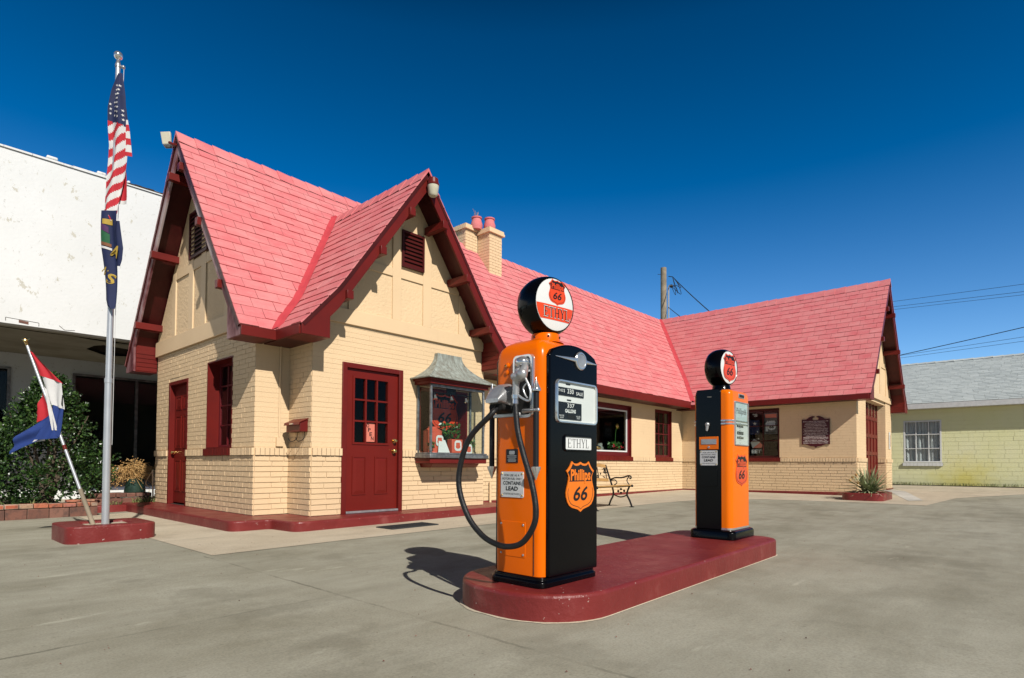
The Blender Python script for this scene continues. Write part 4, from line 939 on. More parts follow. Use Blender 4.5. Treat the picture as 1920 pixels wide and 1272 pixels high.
# dial
dx0,dx1,dz0,dz1=-.855,-.440,.998,1.252
def ringframe(mb,a,b,c,d,y,t,r,th):
    o=rrect(a,b,c,d,r,6); i=rrect(a+t,b-t,c+t,d-t,max(.004,r-t),6); n=len(o)
    O0=[(x,y,z) for x,z in o];O1=[(x,y-th,z) for x,z in rrect(a+t*.3,b-t*.3,c+t*.3,d-t*.3,r,6)];I1=[(x,y-th,z) for x,z in i];I0=[(x,y+.001,z) for x,z in i]
    mb.loft([O0,O1,I1,I0],False,False)
m=MB(); ringframe(m,dx0,dx1,dz0,dz1,yf,.013,.035,.014); DF=m.build('dial_frame',M['chrome'],P1,smooth=True)
m=MB(); m.poly([(x,yf-.0012,z) for x,z in rrect(dx0+.011,dx1-.011,dz0+.011,dz1-.011,.024,5)]); m.build('dial_face',M['dialwhite'],DF)
m=MB(); m.box(-.838,-.580,yf-.006,yf-.0015,1.160,1.207); m.box(-.832,-.603,yf-.006,yf-.0015,1.022,1.122); m.box(-.755,-.715,yf-.004,yf-.0015,1.225,1.233); m.box(-.745,-.705,yf-.004,yf-.0015,1.133,1.140); m.build('counter_window',M['ink'],DF)
m=MB()
def pt(body,w,h,x,z,b=.0,y=yf-.0065): vs,fs=fit(body,w,h,b); put(m,vs,fs,(x,y,z),UX,UY,0)
pt('THIS',.045,.016,-.812,1.188); pt('$',.012,.022,-.777,1.187); pt('SALE',.068,.020,-.625,1.181,.01); pt('330',.062,.028,-.715,1.188,.01); pt('GALLONS',.105,.022,-.715,1.072,.04); pt('337',.07,.024,-.712,1.104,.01); pt('PRICE PER',.045,.009,-.800,1.042); pt('GALLON',.034,.009,-.800,1.031); pt('INCLUDES',.042,.009,-.637,1.044); pt('TAXES',.034,.009,-.637,1.033)
m.build('counter_lettering',M['dialwhite'],DF)
m=MB(); m.box(-.745,-.672,yf-.007,yf-.0062,1.028,1.052); m.build('price_wheel',M['dark'],DF)
m=MB(); m.poly([(x,yf-.0085,z) for x,z in rrect(dx0+.012,dx1-.012,dz0+.012,dz1-.012,.023,5)]); m.build('dial_glass',M['glass'],DF)
# ETHYL plate
m=MB(); ringframe(m,-.778,-.484,.834,.934,yf,.013,.02,.010); ef=m.build('grade_frame',M['black'],P1,smooth=True)
m=MB(); m.prism([(x,yf+.001,z) for x,z in rrect(-.766,-.496,.846,.922,.01,4)],(0,-.005,0)); m.build('grade_plate',M['milk'],ef); m=MB(); vs,fs=ethyl(.215,.052); put(m,vs,fs,(-.631,yf-.0046,.884),UX,UY,0); m.build('grade_lettering',M['ink'],ef)
shield('shield_emblem',(-.612,yf,.629),UX,UY,.288,.290,M['sor'],P1,0,.006)
m=MB(); m.lathe((x1+.004,y0-.012,.865),(1,-.5,0),[(0,.012),(.02,.014),(.03,.01)],10); m.build('panel_lock',M['brass'],P1,smooth=True)
# neck and globe
m=MB(); m.lathe((cxp,-5.58,1.500),(0,0,1),[(0,.115),(.012,.100),(.016,.090),(.052,.088),(.058,.084)],26); nk=m.build('globe_collar',M['orange'],P1,smooth=True)
m=MB()
for a in range(0,360,60): m.sphere((cxp+.09*math.cos(math.radians(a-70)),-5.58+.09*math.sin(math.radians(a-70)),1.535),.007,4)
m.build('collar_screws',M['ink'],nk)
gc=(cxp,-5.58,1.732); G1=globe(P1,gc,.184,.158,.085,None); yg=gc[1]-.085-.0075
m=MB(); r=.1555; za,zb=-.008,-.098
def chord(z): return math.sqrt(r*r-z*z)
zs=[za+(zb-za)*k/8 for k in range(9)]; pts=[(chord(z),z) for z in zs]+[(-chord(z),z) for z in zs[::-1]]
def gy(x,z):
    q=math.hypot(x,z)/.158; hh=.008 if q<.01 else (.008-(.001)*q/.5 if q<.5 else (.007-.003*(q-.5)/.35 if q<.85 else .004-.004*(q-.85)/.15)); return gc[1]-.085+.004-hh-.0012
n=10
for k in range(8):
    for i in range(n):
        q=[]
        for (kk,ii) in ((k,i),(k,i+1),(k+1,i+1),(k+1,i)): z=zs[kk]; x=-chord(z)+2*chord(z)*ii/n; q.append((gc[0]+x,gy(x,z),gc[2]+z))
        m.poly(q)
m.build('globe_band',M['sred'],G1)
m=MB(); vs,fs=ethyl(.215,.058); put(m,vs,fs,(gc[0]+.008,gc[1]-.085-.0062,gc[2]-.053),UX,UY,0)
m.build('globe_lettering',M['ink'],G1)
m=MB(); vs,fs=ethyl(.222,.066); put(m,vs,fs,(gc[0]+.0075,gc[1]-.085-.0056,gc[2]-.053),UX,UY,0); m.build('lettering_outline',M['milk'],G1)
shield('globe_shield',(gc[0]+.012,gc[1]-.085-.0035,gc[2]+.075),UX,UY,.145,.150,M['sred'],G1,0,.002)
# side fittings
lead_sign(P1,-5.545,.640,x0,.178,.150)
m=MB(); m.box(x0-.003,x0,-5.588,-5.497,.767,.847); pl=m.build('maker_plate',M['ink'],P1); m=MB()
m.poly([(x0-.0035,-5.5425-a,.826+b) for a,b in rrect(-.022,.022,-.011,.011,.006,3)])
for z,w in ((.806,.036),(.798,.036),(.788,.028),(.781,.034),(.774,.03)): m.poly([(x0-.0035,-5.5425+w,z),(x0-.0035,-5.5425-w,z),(x0-.0035,-5.5425-w,z+.0035),(x0-.0035,-5.5425+w,z+.0035)])
m.build('plate_lettering',M['alu'],pl)
m=MB(); P=rrect(-5.648,-5.443,.221,.425,.008,3); m.prism([(x0+.002,a,b) for a,b in P],(-.004,0,0)); ap=m.build('access_panel',M['orange'],P1,bevel=.0015); m=MB()
for a in (-5.632,-5.459):
    for b in (.237,.409): m.lathe((x0-.002,a,b),(-1,0,0),[(0,.007),(.003,.006)],8)
m.build('panel_screws',M['alu'],ap)
def rod(x,y):
    m=MB(); m.tube([(x,y,.735),(x,y,1.175)],.0165,12); rd=m.build('corner_rod',M['ink'],P1,smooth=True)
    m=MB(); m.lathe((x,y,1.170),(0,0,1),[(0,.026),(.012,.028),(.02,.024),(.05,.010),(.078,.002)],14); m.build('rod_finial',M['chrome'],rd,smooth=True); m=MB(); m.lathe((x,y,.745),(0,0,-1),[(0,.028),(.012,.028),(.04,.016),(.075,.002)],14); m.build('rod_finial',M['chrome'],rd,smooth=True)
rod(x0-.022,-5.742); rod(x0+.002,-5.374)
# nozzle boot
m=MB(); bo=rrect(-5.713,-5.560,1.022,1.392,.032,6); bi=rrect(-5.697,-5.576,1.040,1.376,.022,6)
m.loft([[(x0,a,b) for a,b in bo],[(x0-.022,a,b) for a,b in rrect(-5.709,-5.564,1.026,1.388,.03,6)],[(x0-.022,a,b) for a,b in bi],[(x0-.006,a,b) for a,b in bi]],False,True); BT=m.build('nozzle_boot',M['chrome'],P1,smooth=True)
m=MB(); m.box(x0-.009,x0-.0065,-5.683,-5.590,1.045,1.29); m.build('boot_recess',M['dark'],BT)
m=MB(); m.sphere((x0-.022,-5.642,1.342),.044,10,0,(1.1,1,.85)); m.build('spout_hood',M['chrome'],BT,smooth=True)
m=MB(); m.tube([(-.975,-5.655,1.062),(-1.0,-5.70,1.060),(-1.03,-5.806,1.057)],[.013,.011,.008],10); m.sphere((-1.03,-5.808,1.057),.011,6); m.build('switch_lever',M['alu'],BT,smooth=True)
m=MB(); m.tube(bez([(-.985,-5.665,1.330),(-1.0,-5.685,1.306),(-1.025,-5.688,1.268),(-1.032,-5.668,1.248),(-1.033,-5.650,1.225),(-1.033,-5.647,1.15)],4),[.017,.018,.019,.020,.021,.023,.025,.028,.033,.035,.035,.034,.033,.031,.028,.025,.023,.0215,.0205,.020,.019],14)
m.sphere((-1.034,-5.632,1.256),.021,6); m.sphere((-1.045,-5.70,1.262),.034,8,0,(.8,1,1)); m.sphere((-1.03,-5.66,1.285),.018,6); NZ=m.build('nozzle',M['alu'],P1,smooth=True)
m=MB(); m.tube([(-1.033,-5.645,1.15),(-1.033,-5.645,1.128),(-1.033,-5.645,1.127),(-1.034,-5.645,1.10)],[.022,.022,.017,.0185],12); m.build('hose_coupling',M['chrome'],NZ,smooth=True)
m=MB(); m.tube(bez([(-1.03,-5.715,1.24),(-1.03,-5.744,1.19),(-1.03,-5.754,1.15),(-1.03,-5.744,1.112),(-1.032,-5.70,1.125),(-1.032,-5.662,1.150)],4),.0068,6); m.build('trigger_guard',M['alu'],NZ,smooth=True)
m=MB(); m.tube(bez([(-1.03,-5.725,1.21),(-1.03,-5.700,1.185),(-1.03,-5.712,1.15),(-1.03,-5.732,1.125)],4),.0048,6); m.build('trigger',M['alu'],NZ,smooth=True)
# hose outlet horn
def yr(x,ya,yb,za,zb,r=.03): return [(x,a,b) for a,b in rrect(ya,yb,za,zb,r,5)]
m=MB(); m.loft([yr(x0+.002,-5.575,-5.408,1.075,1.232,.05),yr(x0-.03,-5.573,-5.410,1.085,1.230,.05),yr(x0-.075,-5.57,-5.422,1.100,1.205,.04),yr(x0-.115,-5.565,-5.44,1.112,1.165,.022),yr(x0-.14,-5.56,-5.455,1.112,1.135,.011)],True,True); HN=m.build('hose_horn',M['alu'],P1,smooth=True)
m=MB(); m.loft([yr(x0+.001,-5.568,-5.415,1.052,1.098,.02),yr(x0-.10,-5.556,-5.448,1.070,1.110,.02)],True,True); m.build('horn_mouth',M['dark'],HN)
m=MB(); m.box(x0-.018,x0,-5.615,-5.40,1.035,1.058); m.build('horn_plate',M['alu'],HN,bevel=.004)
HS=[(-1.015,-5.50,1.10),(-1.05,-5.506,1.075),(-1.09, -5.499, 1.036), (-1.13, -5.361, 0.894), (-1.15, -5.304, 0.667), (-1.15, -5.373, 0.475), (-1.14, -5.488, 0.358), (-1.13, -5.608, 0.312), (-1.12, -5.7, 0.311), (-1.11, -5.776, 0.343), (-1.105, -5.841, 0.429), (-1.1, -5.854, 0.518), (-1.095, -5.82, 0.658), (-1.085, -5.751, 0.813), (-1.065, -5.69, 0.953), (-1.04, -5.651, 1.092)]
m=MB(); m.tube(bez(HS,6),.0165,12); m.build('fuel_hose',M['rubber'],P1,smooth=True)
m=MB(); m.lathe((x0,-5.503,1.345),(-1,0,0),[(0,.015),(.008,.014),(.012,.006)],12); m.lathe((x0,-5.498,1.302),(-1,0,0),[(0,.015),(.006,.014),(.009,.004)],12); m.build('lock_boss',M['orange'],P1,smooth=True)
m=MB(); m.tube([(x0-.013,-5.503,1.345),(x0-.02,-5.500,1.335)],.006,6); m.build('lock_key',M['brass'],P1)
# --- far pump
x0,x1,y0,y1=1.745,2.215,-5.775,-5.415; zt=.085
P2=thing('gas_pump','shorter square far gas pump, orange front with black sides and shield globe','gas pump',((x0+x1)/2,(y0+y1)/2,zt),'vintage gas pumps on the island')
R0=lambda i,r: rrect(x0+i,x1-i,y0+i,y1-i,r,6)
m=MB(); m.loft([[(x,y,z) for x,y in R0(i,.055)] for i,z in ((0,zt+.08),(0,1.41),(.004,1.432),(.014,1.447),(.03,1.455))]); m.build('pump_body',M['orange2'],P2,smooth=True)
m=MB(); m.loft([[(x,y,z) for x,y in R0(i,.06)] for i,z in ((-.035,zt),(-.035,zt+.062),(-.028,zt+.075),(-.012,zt+.083),(.0,zt+.085))]); m.build('base_skirt',M['black'],P2,bevel=.004)
for s,xx in ((0,x0),(1,x1)):
    d=-1 if s==0 else 1
    m=MB(); a=[(xx,-5.685,zt+.085),(xx,-5.685,1.435),(xx,-5.665,1.462),(xx,-5.46,1.462),(xx,-5.445,1.435),(xx,-5.445,zt+.085)]; m.prism([(p[0]-d*.02,p[1],p[2]) for p in a],(d*.028,0,0)); sp=m.build('side_panel',M['black'],P2,bevel=.006)
m=MB(); m.box(x0+.012,x1-.012,-5.684,-5.446,1.44,1.4625); m.build('top_panel',M['black'],P2)
m=MB()
for z in (1.128,1.156):
    m.loft([[(x,y,zz) for x,y in R0(i,.058)] for i,zz in ((0,z),(-.005,z+.004),(-.006,z+.011),(-.005,z+.018),(0,z+.022))],False,False)
bd=m.build('chrome_band',M['chrome'],P2,smooth=True)
m=MB(); m.box(x0-.0085,x0+.0,-5.684,-5.446,1.12,1.185); m.box(x1,x1+.0085,-5.684,-5.446,1.12,1.185); m.build('band_cover',M['black'],P2)
m=MB(); m.loft([[(x,y,z) for x,y in R0(-.003,.057)] for z in (zt+.086,zt+.104)],False,False); m.build('bottom_strip',M['chrome'],P2,smooth=True)
yf=y0
m=MB(); ringframe(m,1.822,2.160,.940,1.352,yf,.013,.012,.010); DF=m.build('dial_frame',M['alu'],P2,smooth=True)
m=MB(); m.box(1.834,2.148,yf-.002,yf+.001,.952,1.165); m.build('dial_face',M['dialwhite'],DF)
m=MB(); m.box(1.834,2.135,yf-.005,yf+.001,1.166,1.34); m.build('name_panel',M['cyan'],DF)
m=MB(); vs,fs=fit('Phillips66',.25,.075,.012,.2); put(m,vs,fs,(1.982,yf-.0056,1.255),UX,UY,0); vs,fs=fit('GALLONS',.06,.012); 
for z in (1.148,1.105,1.082,1.03,.995,.965): put(m,[(x*.6,y*.6) for x,y in vs],fs,(1.955,yf-.0026,z),UX,UY,0)
m.build('dial_lettering',M['inkgrey'],DF)
m=MB(); m.box(1.88,2.03,yf-.004,yf-.002,1.112,1.140); m.box(1.885,2.035,yf-.004,yf-.002,1.045,1.072); m.box(1.885,2.035,yf-.004,yf-.002,1.005,1.025); m.build('counter_window',M['ink'],DF)
m=MB()
for z,t in ((1.126,'0 0 5'),(1.058,'0 1 0'),(1.015,'2 4 9')): vs,fs=fit(t,.10,.014); put(m,vs,fs,(1.957,yf-.0046,z),UX,UY,0)
m.build('counter_lettering',M['dialwhite'],DF)
m=MB(); m.box(1.833,2.149,yf-.0085,yf-.0075,.951,1.341); m.build('dial_glass',M['glass'],DF)
m=MB(); m.box(1.925,2.065,yf-.004,yf+.001,1.385,1.425); mp=m.build('maker_plate',M['alu'],P2,bevel=.002); m=MB(); m.box(1.94,2.05,yf-.006,yf-.0041,1.393,1.417); m.build('plate_window',M['ink'],mp)
shield('shield_emblem',(1.988,yf,.716),UX,UY,.290,.285,M['sred'],P2,0,.004,mfield=M['ink'])
xs_=x0-.008
lead_sign(P2,-5.570,.826,xs_,.165,.138)
m=MB(); m.box(xs_-.004,xs_+.001,-5.662,-5.478,.905,1.022); op=m.build('coin_plate',M['orange2'],P2,bevel=.003); m=MB(); m.box(xs_-.007,xs_-.0042,-5.645,-5.50,.952,1.0); m.lathe((xs_-.004,-5.572,.925),(-1,0,0),[(0,.011),(.004,.009)],10); m.build('bright_plate',M['alu'],op)
m=MB(); P=rrect(-5.652,-5.488,.560,.735,.02,4); m.prism([(xs_,a,b) for a,b in P],(-.004,0,0)); m.build('access_panel',M['black'],P2,bevel=.003)
m=MB(); m.sphere((xs_-.01,-5.562,1.135),.022,8); m.tube([(xs_-.012,-5.562,1.135),(xs_-.016,-5.562,1.10),(xs_-.02,-5.56,1.075)],[.018,.014,.009],10); m.build('crank_handle',M['alu'],P2,smooth=True)
m=MB(); m.tube([(xs_-.002,-5.60,1.39),(xs_-.002,-5.56,1.392)],.003,5); m.build('latch_pin',M['chrome'],P2)
m=MB(); m.tube(bez([(x1+.02,-5.50,1.0),(x1+.06,-5.56,.85),(x1+.075,-5.65,.60),(x1+.06,-5.68,.40),(x1+.05,-5.60,.26),(x1+.05,-5.52,.4),(x1+.05,-5.5,.8),(x1+.03,-5.5,1.12)],6),.016,10); m.build('fuel_hose',M['rubber'],P2,smooth=True)
m=MB(); m.box(x1+.005,x1+.03,-5.53,-5.45,.98,1.16); m.build('nozzle_boot',M['alu'],P2,bevel=.006)
gc=((x0+x1)/2-.01,-5.595,1.683)
m=MB(); m.lathe((gc[0],gc[1],1.455),(0,0,1),[(0,.10),(.03,.085),(.06,.08)],20); m.build('globe_collar',M['black'],P2,smooth=True)
G2=globe(P2,gc,.182,.152,.085,None)
shield('globe_shield',(gc[0],gc[1]-.085-.0035,gc[2]),UX,UY,.225,.255,M['sred'],G2,0,.002)
# ------------------------------------------------------------------ flagpole and flags
PX,PY=-1.70,-.13
m=MB(); P=rrect(-2.11,-1.27,-.46,.36,[.12,.12,.14,.14],5); zt=.085
m.loft([[(x,y,gz(x)-.03) for x,y in P],[(x,y,zt) for x,y in P],[(x,y,zt) for x,y in rrect(-1.90,-1.45,-.27,.12,.05,5)],[(x,y,zt-.03) for x,y in rrect(-1.90,-1.45,-.27,.12,.05,5)]])
tag(m.build('concrete_block',M['redconc'],org=(PX,PY,-.09),bevel=.018,seg=3,ang=50),'red painted concrete block holding the flagpole','concrete block')
m=MB(); m.box(-1.88,-1.47,-.25,.10,zt-.05,zt-.02); tag(m.build('base_grout',M['apron']),kind='structure')
FPO=thing('flagpole','tall silver metal flagpole with ball top','flagpole',(PX,PY,zt-.02))
m=MB(); m.tube([(PX,PY,zt-.02),(PX-.003,PY,1.66)],[.0375,.0365],18); m.build('pole_base_section',M['polepaint'],FPO,smooth=True)
m=MB(); m.lathe((PX-.003,PY,1.64),(0,0,1),[(0,.037),(.004,.0405),(.05,.0405),(.056,.034)],18); m.build('pole_collar',M['polepaint'],FPO,smooth=True)
tx=PX+.012
m=MB(); m.tube([(PX-.003,PY,1.69),(tx,PY-.005,5.30)],[.033,.023],18); m.build('pole_top_section',M['polepaint'],FPO,smooth=True)
m=MB(); m.sphere((tx,PY-.005,5.385),.046,10); m.tube([(tx,PY-.005,5.29),(tx,PY-.005,5.35)],[.026,.012],12); m.build('ball_finial',M['chrome'],FPO,smooth=True)
m=MB(); m.lathe((tx,PY-.005,5.25),(0,0,1),[(0,.03),(.03,.03)],12); m.tube([(tx,PY-.005,5.265),(tx+.035,PY-.045,5.26)],.010,6); m.sphere((tx+.04,PY-.05,5.25),.02,5); m.build('halyard_pulley',M['alu'],FPO,smooth=True)
m=MB(); m.tube([(tx+.045,PY-.055,5.24),(PX+.038,PY-.045,3.5),(PX+.035,PY-.04,.95)],.003,5); m.build('halyard_rope',M['cloth_w'],FPO)
E1=Vector((.671,-.741,0));E2=Vector((.741,.671,0))
def lerp(t,L):
    L=sorted(L)
    if t<=L[0][0]: return L[0][1]
    for (a,b),(c,d) in zip(L,L[1:]):
        if t<=c: return b+(d-b)*(t-a)/(c-a)
    return L[-1][1]
def drape(left,right,z0,z1,pat,amp,ph,nf,back=-.05,nu=44,nz=110):
    def pos(X,z,off=0):
        l,r=lerp(z,left),lerp(z,right); u=(X-l)/max(1e-4,r-l); a=amp*min(1,(z1-z)/.25+.25)
        d=a*math.sin(2*PI*(nf*u+ph+.16*math.sin(z*2.3)))+a*.18*math.sin(2*PI*(1.7*nf*u+z*.9))+back-off+.02*math.sin(z*5)
        bx=PX+.012*(z-1.69)/3.6
        return tuple(Vector((bx,PY,z))+E1*X+E2*d)
    m=MB(); vs=[];g=[]
    for j in range(nz+1):
        z=z0+(z1-z0)*j/nz; l,r=lerp(z,left),lerp(z,right)
        for i in range(nu+1): X=l+(r-l)*i/nu; vs.append(pos(X,z)); g.append((X,z))
    m.v=vs
    for j in range(nz):
        for i in range(nu):
            q=[j*(nu+1)+i,j*(nu+1)+i+1,(j+1)*(nu+1)+i+1,(j+1)*(nu+1)+i]; X=sum(g[k][0] for k in q)/4; z=sum(g[k][1] for k in q)/4
            k=pat(X,z)
            if k is None: continue
            m.f.append(q); m.m.append(k)
    return m,pos
def us(X,z):
    if z>4.585-.35*X: return 2
    q=(5.0-z)+1.05*X; return int(math.floor(q/.083))%2
uL=[(3.44,.03),(3.55,-.075),(3.59,-.08),(3.97,-.085),(4.33,-.045),(4.58,-.05),(4.75,-.05),(4.96,-.02),(5.16,.03)]
uR=[(3.44,.05),(3.55,.085),(3.7,.10),(3.97,.13),(4.32,.15),(4.58,.15),(4.88,.125),(5.16,.075)]
US=thing('american_flag','limp American flag hanging folded along the flagpole','flag',(PX,PY,3.46))
mF,pos=drape(uL,uR,3.44,5.16,us,.024,.1,1.25)
fl=[(3.68,.09),(4.2,.10),(4.7,.08)]; 
m2,_=drape([(4.2,.02),(4.8,.02)],[(4.2,.19),(4.5,.175),(4.8,.13)],4.22,4.75,lambda X,z:(2 if z>4.62 else int(math.floor((5.0-z+.1*X)/.075))%2),.012,.3,.8,-.02,16,60); m2.build('flag_fold',[M['cloth_r'],M['cloth_w'],M['navy']],US,smooth=True)
m2,_=drape([(3.6,.02),(4.2,.02)],[(3.64,.165),(3.75,.16),(4.1,.12)],3.66,4.1,lambda X,z:0 if z>3.70 else 1,.012,.6,.8,-.02,16,30); m2.build('flag_fold',[M['cloth_r'],M['cloth_w']],US,smooth=True)
m=mF; rr=random.Random(5)
for k in range(9):
    for i in range(4):
        z=5.02-.052*k-(.0 if i%2 else .026); X=-.03+.05*i+rr.uniform(-.006,.006)
        if z<4.63-.35*X or X<lerp(z,uL)+.015 or X>lerp(z,uR)-.012: continue
        p,f=star2d(.0165,rr.uniform(-.2,.5)); m.add([pos(X+a*.8,z+b,.004) for a,b in p],f,1)
m.build('flag_cloth',[M['cloth_r'],M['cloth_w'],M['navy']],US,smooth=True)
KS=thing('state_flag','navy blue state flag with yellow letters hanging limp below the other flag','flag',(PX,PY,2.48))
kL=[(2.44,.06),(2.50,.0),(2.57,-.02),(2.9,-.05),(3.15,-.075),(3.5,-.075)]; kR=[(2.44,.085),(2.52,.10),(2.93,.10),(2.97,.10),(3.5,.10)]
m,pos=drape(kL,kR,2.46,3.56,lambda X,z:0,.015,.35,1.1,-.075,30,80); m.build('flag_cloth',M['navy'],KS,smooth=True)
m2,_=drape([(2.9,.02),(3.5,.02)],[(2.93,.11),(3.02,.14),(3.15,.155),(3.45,.12)],2.95,3.45,lambda X,z:0,.01,.2,.7,-.055,14,40); m2.build('flag_fold',M['navy'],KS,smooth=True)
def patch(mb,pts,off=.005): mb.poly([pos(x,z,off) for x,z in pts])
def band(mat,name,zf0,zf1,x0,x1,off=.005,n=10):
    m=MB()
    for i in range(n):
        a=x0+(x1-x0)*i/n;b=x0+(x1-x0)*(i+1)/n; m.poly([pos(a,zf0(a),off),pos(b,zf0(b),off),pos(b,zf1(b),off),pos(a,zf1(a),off)])
    m.build(name,mat,KS)
band(M['gold'],'sunflower_print',lambda x:3.40-.1*x,lambda x:3.46-.05*x,-.05,.05)
band(M['sealpurple'],'seal_sky',lambda x:3.33-.5*x-.02,lambda x:3.40-.6*x-.02,-.07,.012)
band(M['sealgreen'],'seal_field',lambda x:3.19-.2*x,lambda x:3.325-.6*x-.02,-.07,.022)
band(M['sealbrown'],'seal_furrow',lambda x:3.16-.25*x,lambda x:3.195-.25*x,-.07,.035,.006)
band(M['cloth_w'],'seal_border',lambda x:3.125-.25*x,lambda x:3.15-.25*x,-.07,.04,.007)
def letter(ch,X,z,h,rot,off=.006):
    vs,fs=fit(ch,h*.72,h,.03); c,s=math.cos(rot),math.sin(rot); m=MB(); m.add([pos(X+x*c-y*s,z+x*s+y*c,off) for x,y in vs],fs); m.build('yellow_letter',M['gold'],KS)
letter('S',.035,2.80,.115,-.35); letter('A',.095,3.10,.13,-.5,.012); letter('N',-.035,2.89,.08,-1.0)
# tilted flag staff with red white and blue flag
t=thing('flag_staff','short leaning flag staff with gold eagle finial stuck in the red block','flag staff',(-1.79,.02,.07))
m=MB(); a=Vector((-1.790,-.03,.06));b=Vector((-2.331,.483,2.048)); m.tube([tuple(a),tuple(a.lerp(b,.20))],[.024,.022],10); m.build('staff_socket',M['wood'],t,smooth=True)
m=MB(); m.tube([tuple(a.lerp(b,.19)),tuple(b)],[.0165,.0145],12); m.build('staff_tube',M['polepaint'],t,smooth=True)
m=MB(); m.tube([tuple(a.lerp(b,.42)),tuple(a.lerp(b,.445))],.0185,12); m.build('staff_band',M['red'],t,smooth=True)
d=(b-a).normalized(); m=MB(); m.lathe(tuple(b),tuple(d),[(0,.016),(.02,.012),(.03,.018),(.05,.01)],10); c=b+d*.06; m.sphere(tuple(c),.02,6,0,(1,1,1.3)); m.add([tuple(c),tuple(c+E1*.055+Vector((0,0,.03))),tuple(c+E1*.02+Vector((0,0,-.01)))],[(0,1,2)]); m.add([tuple(c),tuple(c-E1*.055+Vector((0,0,.025))),tuple(c-E1*.02+Vector((0,0,-.012)))],[(0,1,2)]); m.build('eagle_finial',M['brass'],t)
TF=thing('tricolour_flag','red white and blue flag drooping from the leaning staff','flag',(-2.1,.25,1.0))
def patchq(mb,A_,B_,C_,D_,amp,ph,k,bk=0,n=12,mw=6):
    A_,B_,C_,D_=map(Vector,(A_,B_,C_,D_)); vs=[];fs=[]
    for j in range(mw+1):
        for i in range(n+1):
            u,v=i/n,j/mw; p=A_*(1-u)*(1-v)+B_*u*(1-v)+C_*u*v+D_*(1-u)*v; p=p+E2*(bk+amp*math.sin(2*PI*(u*1.4+v*.5+ph))); vs.append(tuple(p))
    for j in range(mw):
        for i in range(n): q=j*(n+1)+i; fs.append((q,q+1,q+n+2,q+n+1))
    mb.add(vs,fs,k)
m=MB()
patchq(m,(-2.305,.455,2.0),(-2.270,.420,1.962),(-2.039,.179,1.624),(-2.205,.359,1.711),.012,.1,0,-.03)
patchq(m,(-2.205,.359,1.713),(-2.039,.179,1.626),(-2.024,.174,1.339),(-2.108,.265,1.39),.015,.3,1,-.032)
patchq(m,(-2.18,.335,1.63),(-2.13,.285,1.5),(-2.062,.225,1.106),(-2.095,.262,1.106),.01,.3,1,-.045)
patchq(m,(-2.110,.267,1.395),(-2.024,.174,1.342),(-2.055,.224,1.02),(-2.092,.25,1.09),.012,.5,2,-.03)
patchq(m,(-2.132,.296,1.30),(-2.085,.25,1.22),(-2.063,.231,1.02),(-2.227,.413,1.0),.014,.2,2,-.034)
patchq(m,(-2.12,.28,1.30),(-2.215,.40,1.0),(-2.42,.64,.84),(-2.39,.592,1.04),.02,.0,2,-.01)
patchq(m,(-2.266,.443,1.314),(-2.217,.379,1.548),(-2.12,.285,1.31),(-2.247,.427,1.195),.015,.2,0,.03)
patchq(m,(-2.25,.43,1.03),(-2.17,.345,1.06),(-2.18,.36,.99),(-2.27,.45,.975),.006,.2,1,.01)
patchq(m,(-2.032,.180,1.50),(-2.024,.172,1.49),(-2.024,.174,1.37),(-2.034,.185,1.39),.004,.2,3,-.05)
m.build('flag_cloth',[M['cloth_r'],M['cloth_w'],M['cloth_b'],M['ink']],TF,smooth=True)
# ------------------------------------------------------------------ brick planter, shrub, pot
def brickrow(m,x0,x1,y0,y1,z0,z1,ln,seed,rnd=.006):
    r=random.Random(seed); x=x0
    while x<x1-.04:
        w=min(ln*r.uniform(.92,1.1),x1-x); a,b=x+.004,x+w-.004; e=lambda: r.uniform(-rnd,rnd)
        m.box(a,b,y0+e(),y1+e(),z0+.002,z1+e()); x+=w
BP=thing('brick_planter','low planter edge of old red bricks with mixed coloured caps','planter',(-2.2,3.3,-.09))
m=MB(); brickrow(m,-4.2,-1.02,3.26,3.40,-.12,.055,.235,1); m.build('lower_bricks',M['oldbrick'],BP,bevel=.006)
m=MB(); brickrow(m,-4.2,-1.02,3.25,3.42,.06,.125,.165,2,.007); brickrow(m,-1.42,-1.05,3.30,3.45,.13,.165,.19,3); m.build('cap_bricks',M['capbrick'],BP,bevel=.010,seg=3)
m=MB(); m.box(-1.16,-1.03,3.42,4.15,-.12,.12); m.build('return_bricks',M['oldbrick'],BP,bevel=.006)
BP2=thing('brick_ledge','short raised brick ledge carrying the green tin pot','planter',(-.35,4.2,-.08))
m=MB(); brickrow(m,-1.02,-.02,4.12,4.26,-.1,.135,.26,5); m.build('lower_bricks',M['oldbrick'],BP2,bevel=.006); m=MB(); brickrow(m,-1.02,-.02,4.10,4.45,.14,.215,.15,6,.006); m.build('cap_bricks',M['oldbrick'],BP2,bevel=.012,seg=3)
m=MB(); m.poly([(-4.2,3.41,.03),(-1.17,3.41,.03),(-1.17,4.9,.03),(-1.02,8.0,.02),(-8,8.0,.02),(-8,3.41,.0)]); tag(m.build('planter_soil',M['soil']),kind='structure')
m=MB(); m.box(-1.0,-.50,3.75,3.93,gz(-1)-.03,.03); tag(m.build('low_kerb',M['redconc'],bevel=.01),kind='structure')
